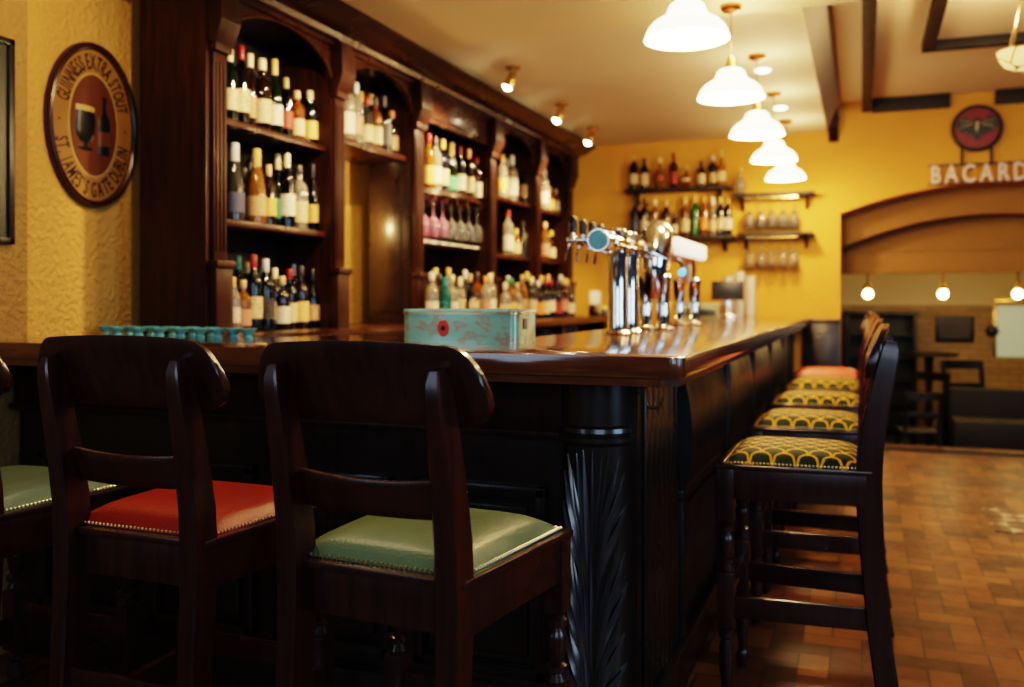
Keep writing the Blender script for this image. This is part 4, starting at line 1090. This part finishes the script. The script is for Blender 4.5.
b = MB(); b.box(-w - .03, w * 2.2 + .03, -.06, 0, h, h + .06, .008); b.box(-w - .03, -w, -.055, 0, -h, h + .02, .006); b.build('frame', M['brass'], t)
X, d = place(992, FY2)
t = thing('wall_sconce', 'small dark round fitting on tiled wall between picture and lit panel', 'wall fitting', (X, FY2, hgt(331, d)))
b = MB(); b.lathe([(0, -.08), (.05, -.075), (.07, -.05), (.07, 0)], seg=20, axis='y'); b.build('fitting_body', M['black'], t)
# shelving cabinet
Xa, d = place(846, 11.6); Xb, _ = place(917, 11.6); zt = hgt(311, d)
t = thing('dark_bookcase', 'tall dark open bookcase standing in the room beyond the arch', 'bookcase', ((Xa + Xb) / 2, 11.6, FZ)); w = (Xb - Xa) / 2; H = zt - FZ
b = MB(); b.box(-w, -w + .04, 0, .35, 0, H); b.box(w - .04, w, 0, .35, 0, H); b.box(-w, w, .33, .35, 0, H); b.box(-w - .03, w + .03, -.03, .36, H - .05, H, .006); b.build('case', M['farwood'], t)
for k in range(5):
    b = MB(); b.box(-w + .04, w - .04, .01, .33, .08 + k * (H - .1) / 5, .10 + k * (H - .1) / 5); b.build('shelf', M['darkgreen'], t)

def far_chair(label, px, Y, rz, s=1.0, z=FZ):
    X, d = place(px, Y)
    t = thing('wooden_chair', label, 'chair', (X, Y, z), rz, 'dark chairs beyond the arch'); t.scale = (s, s, s)
    b = MB(); b.box(-.21, .21, -.20, .21, .43, .46, .01); b.build('seat', M['farwood'], t)
    for sx_ in (-1, 1):
        b = MB(); b.lathe([(.018, 0), (.022, .2), (.018, .30), (.02, .43)], (sx_ * .18, .17, 0), 12); b.build('leg', M['farwood'], t)
        b = MB(); b.sweep([(sx_ * .18, -.22, 0), (sx_ * .18, -.19, .3), (sx_ * .18, -.185, .46), (sx_ * .185, -.22, .70), (sx_ * .19, -.27, .90)], [(-.016, -.02), (.016, -.02), (.016, .02), (-.016, .02)], up=(0, 1, 0)); b.build('back_post', M['farwood'], t)
    b = MB(); b.sweep([(.23 * sin(a), -.285 + .05 * (1 - cos(a)) , .87) for a in [-1.1 + 2.2 * k / 12 for k in range(13)]], [(-.012, -.045), (.012, -.045), (.012, .045), (-.012, .045)]); b.build('top_rail', M['farwood'], t)
    b = MB(); b.sweep([(-.18, -.225, .66), (0, -.235, .66), (.18, -.225, .66)], [(-.01, -.025), (.01, -.025), (.01, .025), (-.01, .025)]); b.build('cross_rail', M['farwood'], t)
    for sx_ in (-1, 1):
        b = MB(); b.box(sx_ * .18 - .01, sx_ * .18 + .01, -.19, .17, .18, .205, .004); b.build('stretcher', M['farwood'], t)
    return t
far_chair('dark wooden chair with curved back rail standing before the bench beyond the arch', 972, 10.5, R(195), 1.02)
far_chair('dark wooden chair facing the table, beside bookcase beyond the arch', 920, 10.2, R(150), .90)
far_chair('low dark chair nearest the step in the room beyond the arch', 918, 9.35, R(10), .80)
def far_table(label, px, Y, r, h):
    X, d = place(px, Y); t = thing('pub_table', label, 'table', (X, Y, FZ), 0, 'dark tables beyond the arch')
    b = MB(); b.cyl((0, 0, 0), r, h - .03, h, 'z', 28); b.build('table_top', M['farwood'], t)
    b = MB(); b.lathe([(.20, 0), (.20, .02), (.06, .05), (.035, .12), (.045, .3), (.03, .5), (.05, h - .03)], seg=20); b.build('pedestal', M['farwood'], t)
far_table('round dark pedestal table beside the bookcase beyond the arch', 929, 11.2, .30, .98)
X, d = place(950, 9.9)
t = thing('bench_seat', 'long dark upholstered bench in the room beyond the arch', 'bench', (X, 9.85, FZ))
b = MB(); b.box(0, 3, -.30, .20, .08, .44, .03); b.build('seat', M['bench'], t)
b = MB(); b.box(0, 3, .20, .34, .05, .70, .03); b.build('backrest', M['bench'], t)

# ------------------------------------------------------------------ lights off frame, world, camera
spot('near_ceiling_spot', (-1.55, 3.3, 2.55), (-2.6, 3.7, 1.7), 80, 85)
spot('near_ceiling_spot', (-1.60, 4.1, 2.55), (-2.6, 4.3, 1.9), 55, 85)
lamp_light('alcove_fill_light', (-2.80, 4.42, 1.75), 7.0, (1, .66, .28), .03).data.specular_factor = 0  # unseen lamp added to brighten the yellow strip behind the open bay
spot('sign_spot', (-1.9, 2.35, 2.55), (-2.95, 2.75, 1.8), 25, 100, (1, .66, .32), .8)
spot('stool_spot', (-1.9, 2.2, 2.58), (-1.2, 1.8, .75), 34, 85)
spot('aisle_spot', (.9, 5.4, 2.85), (.6, 5.8, 0), 66, 125, (1, .66, .34))

al = bpy.data.lights.new('street_window', 'AREA'); al.shape = 'RECTANGLE'; al.size = 2.2; al.size_y = 1.4; al.energy = 27; al.color = (.66, .82, 1)
ao = bpy.data.objects.new('street_window', al); COL.objects.link(ao); ao.location = (.9, -1.5, 2.0); ao.rotation_euler = (Vector((-1.0, 2.5, .9)) - ao.location).to_track_quat('-Z', 'Y').to_euler()
al = bpy.data.lights.new('side_window', 'AREA'); al.shape = 'RECTANGLE'; al.size = 1.2; al.size_y = 1.6; al.energy = 12; al.color = (.62, .80, 1)
ao = bpy.data.objects.new('side_window', al); COL.objects.link(ao); ao.location = (-2.6, -1.2, 1.9); ao.rotation_euler = (Vector((-.8, 2.5, .8)) - ao.location).to_track_quat('-Z', 'Y').to_euler()
al = bpy.data.lights.new('right_window', 'AREA'); al.shape = 'RECTANGLE'; al.size = 2.0; al.size_y = 1.3; al.energy = 38; al.color = (.50, .74, 1)
ao = bpy.data.objects.new('right_window', al); COL.objects.link(ao); ao.location = (3.4, 1.6, 1.7); ao.rotation_euler = (Vector((-.6, 3.4, .9)) - ao.location).to_track_quat('-Z', 'Y').to_euler()
w = bpy.data.worlds.new('dim_daylight'); scn.world = w; w.use_nodes = True
bg = w.node_tree.nodes['Background']; bg.inputs[0].default_value = (.50, .64, 1.0, 1); bg.inputs[1].default_value = .035

cam = bpy.data.cameras.new('camera'); co = bpy.data.objects.new('camera', cam); COL.objects.link(co)
cam.sensor_width = 36; cam.lens = FPX / 1024 * 36; cam.clip_start = .05
co.location = (0, 0, HC); co.rotation_euler = (R(90), 0, PHI)
cam.shift_y = (HZ - 343.5) / 1024
cam.dof.use_dof = True; cam.dof.focus_distance = 2.05; cam.dof.aperture_fstop = 2.2
scn.camera = co
scn.view_settings.view_transform = 'Filmic'
scn.view_settings.look = 'High Contrast'
scn.view_settings.exposure = 0.50
scn.cycles.use_denoising = True
scn.cycles.caustics_reflective = False; scn.cycles.caustics_refractive = False
scn.cycles.max_bounces = 8
scn.cycles.sample_clamp_indirect = 6
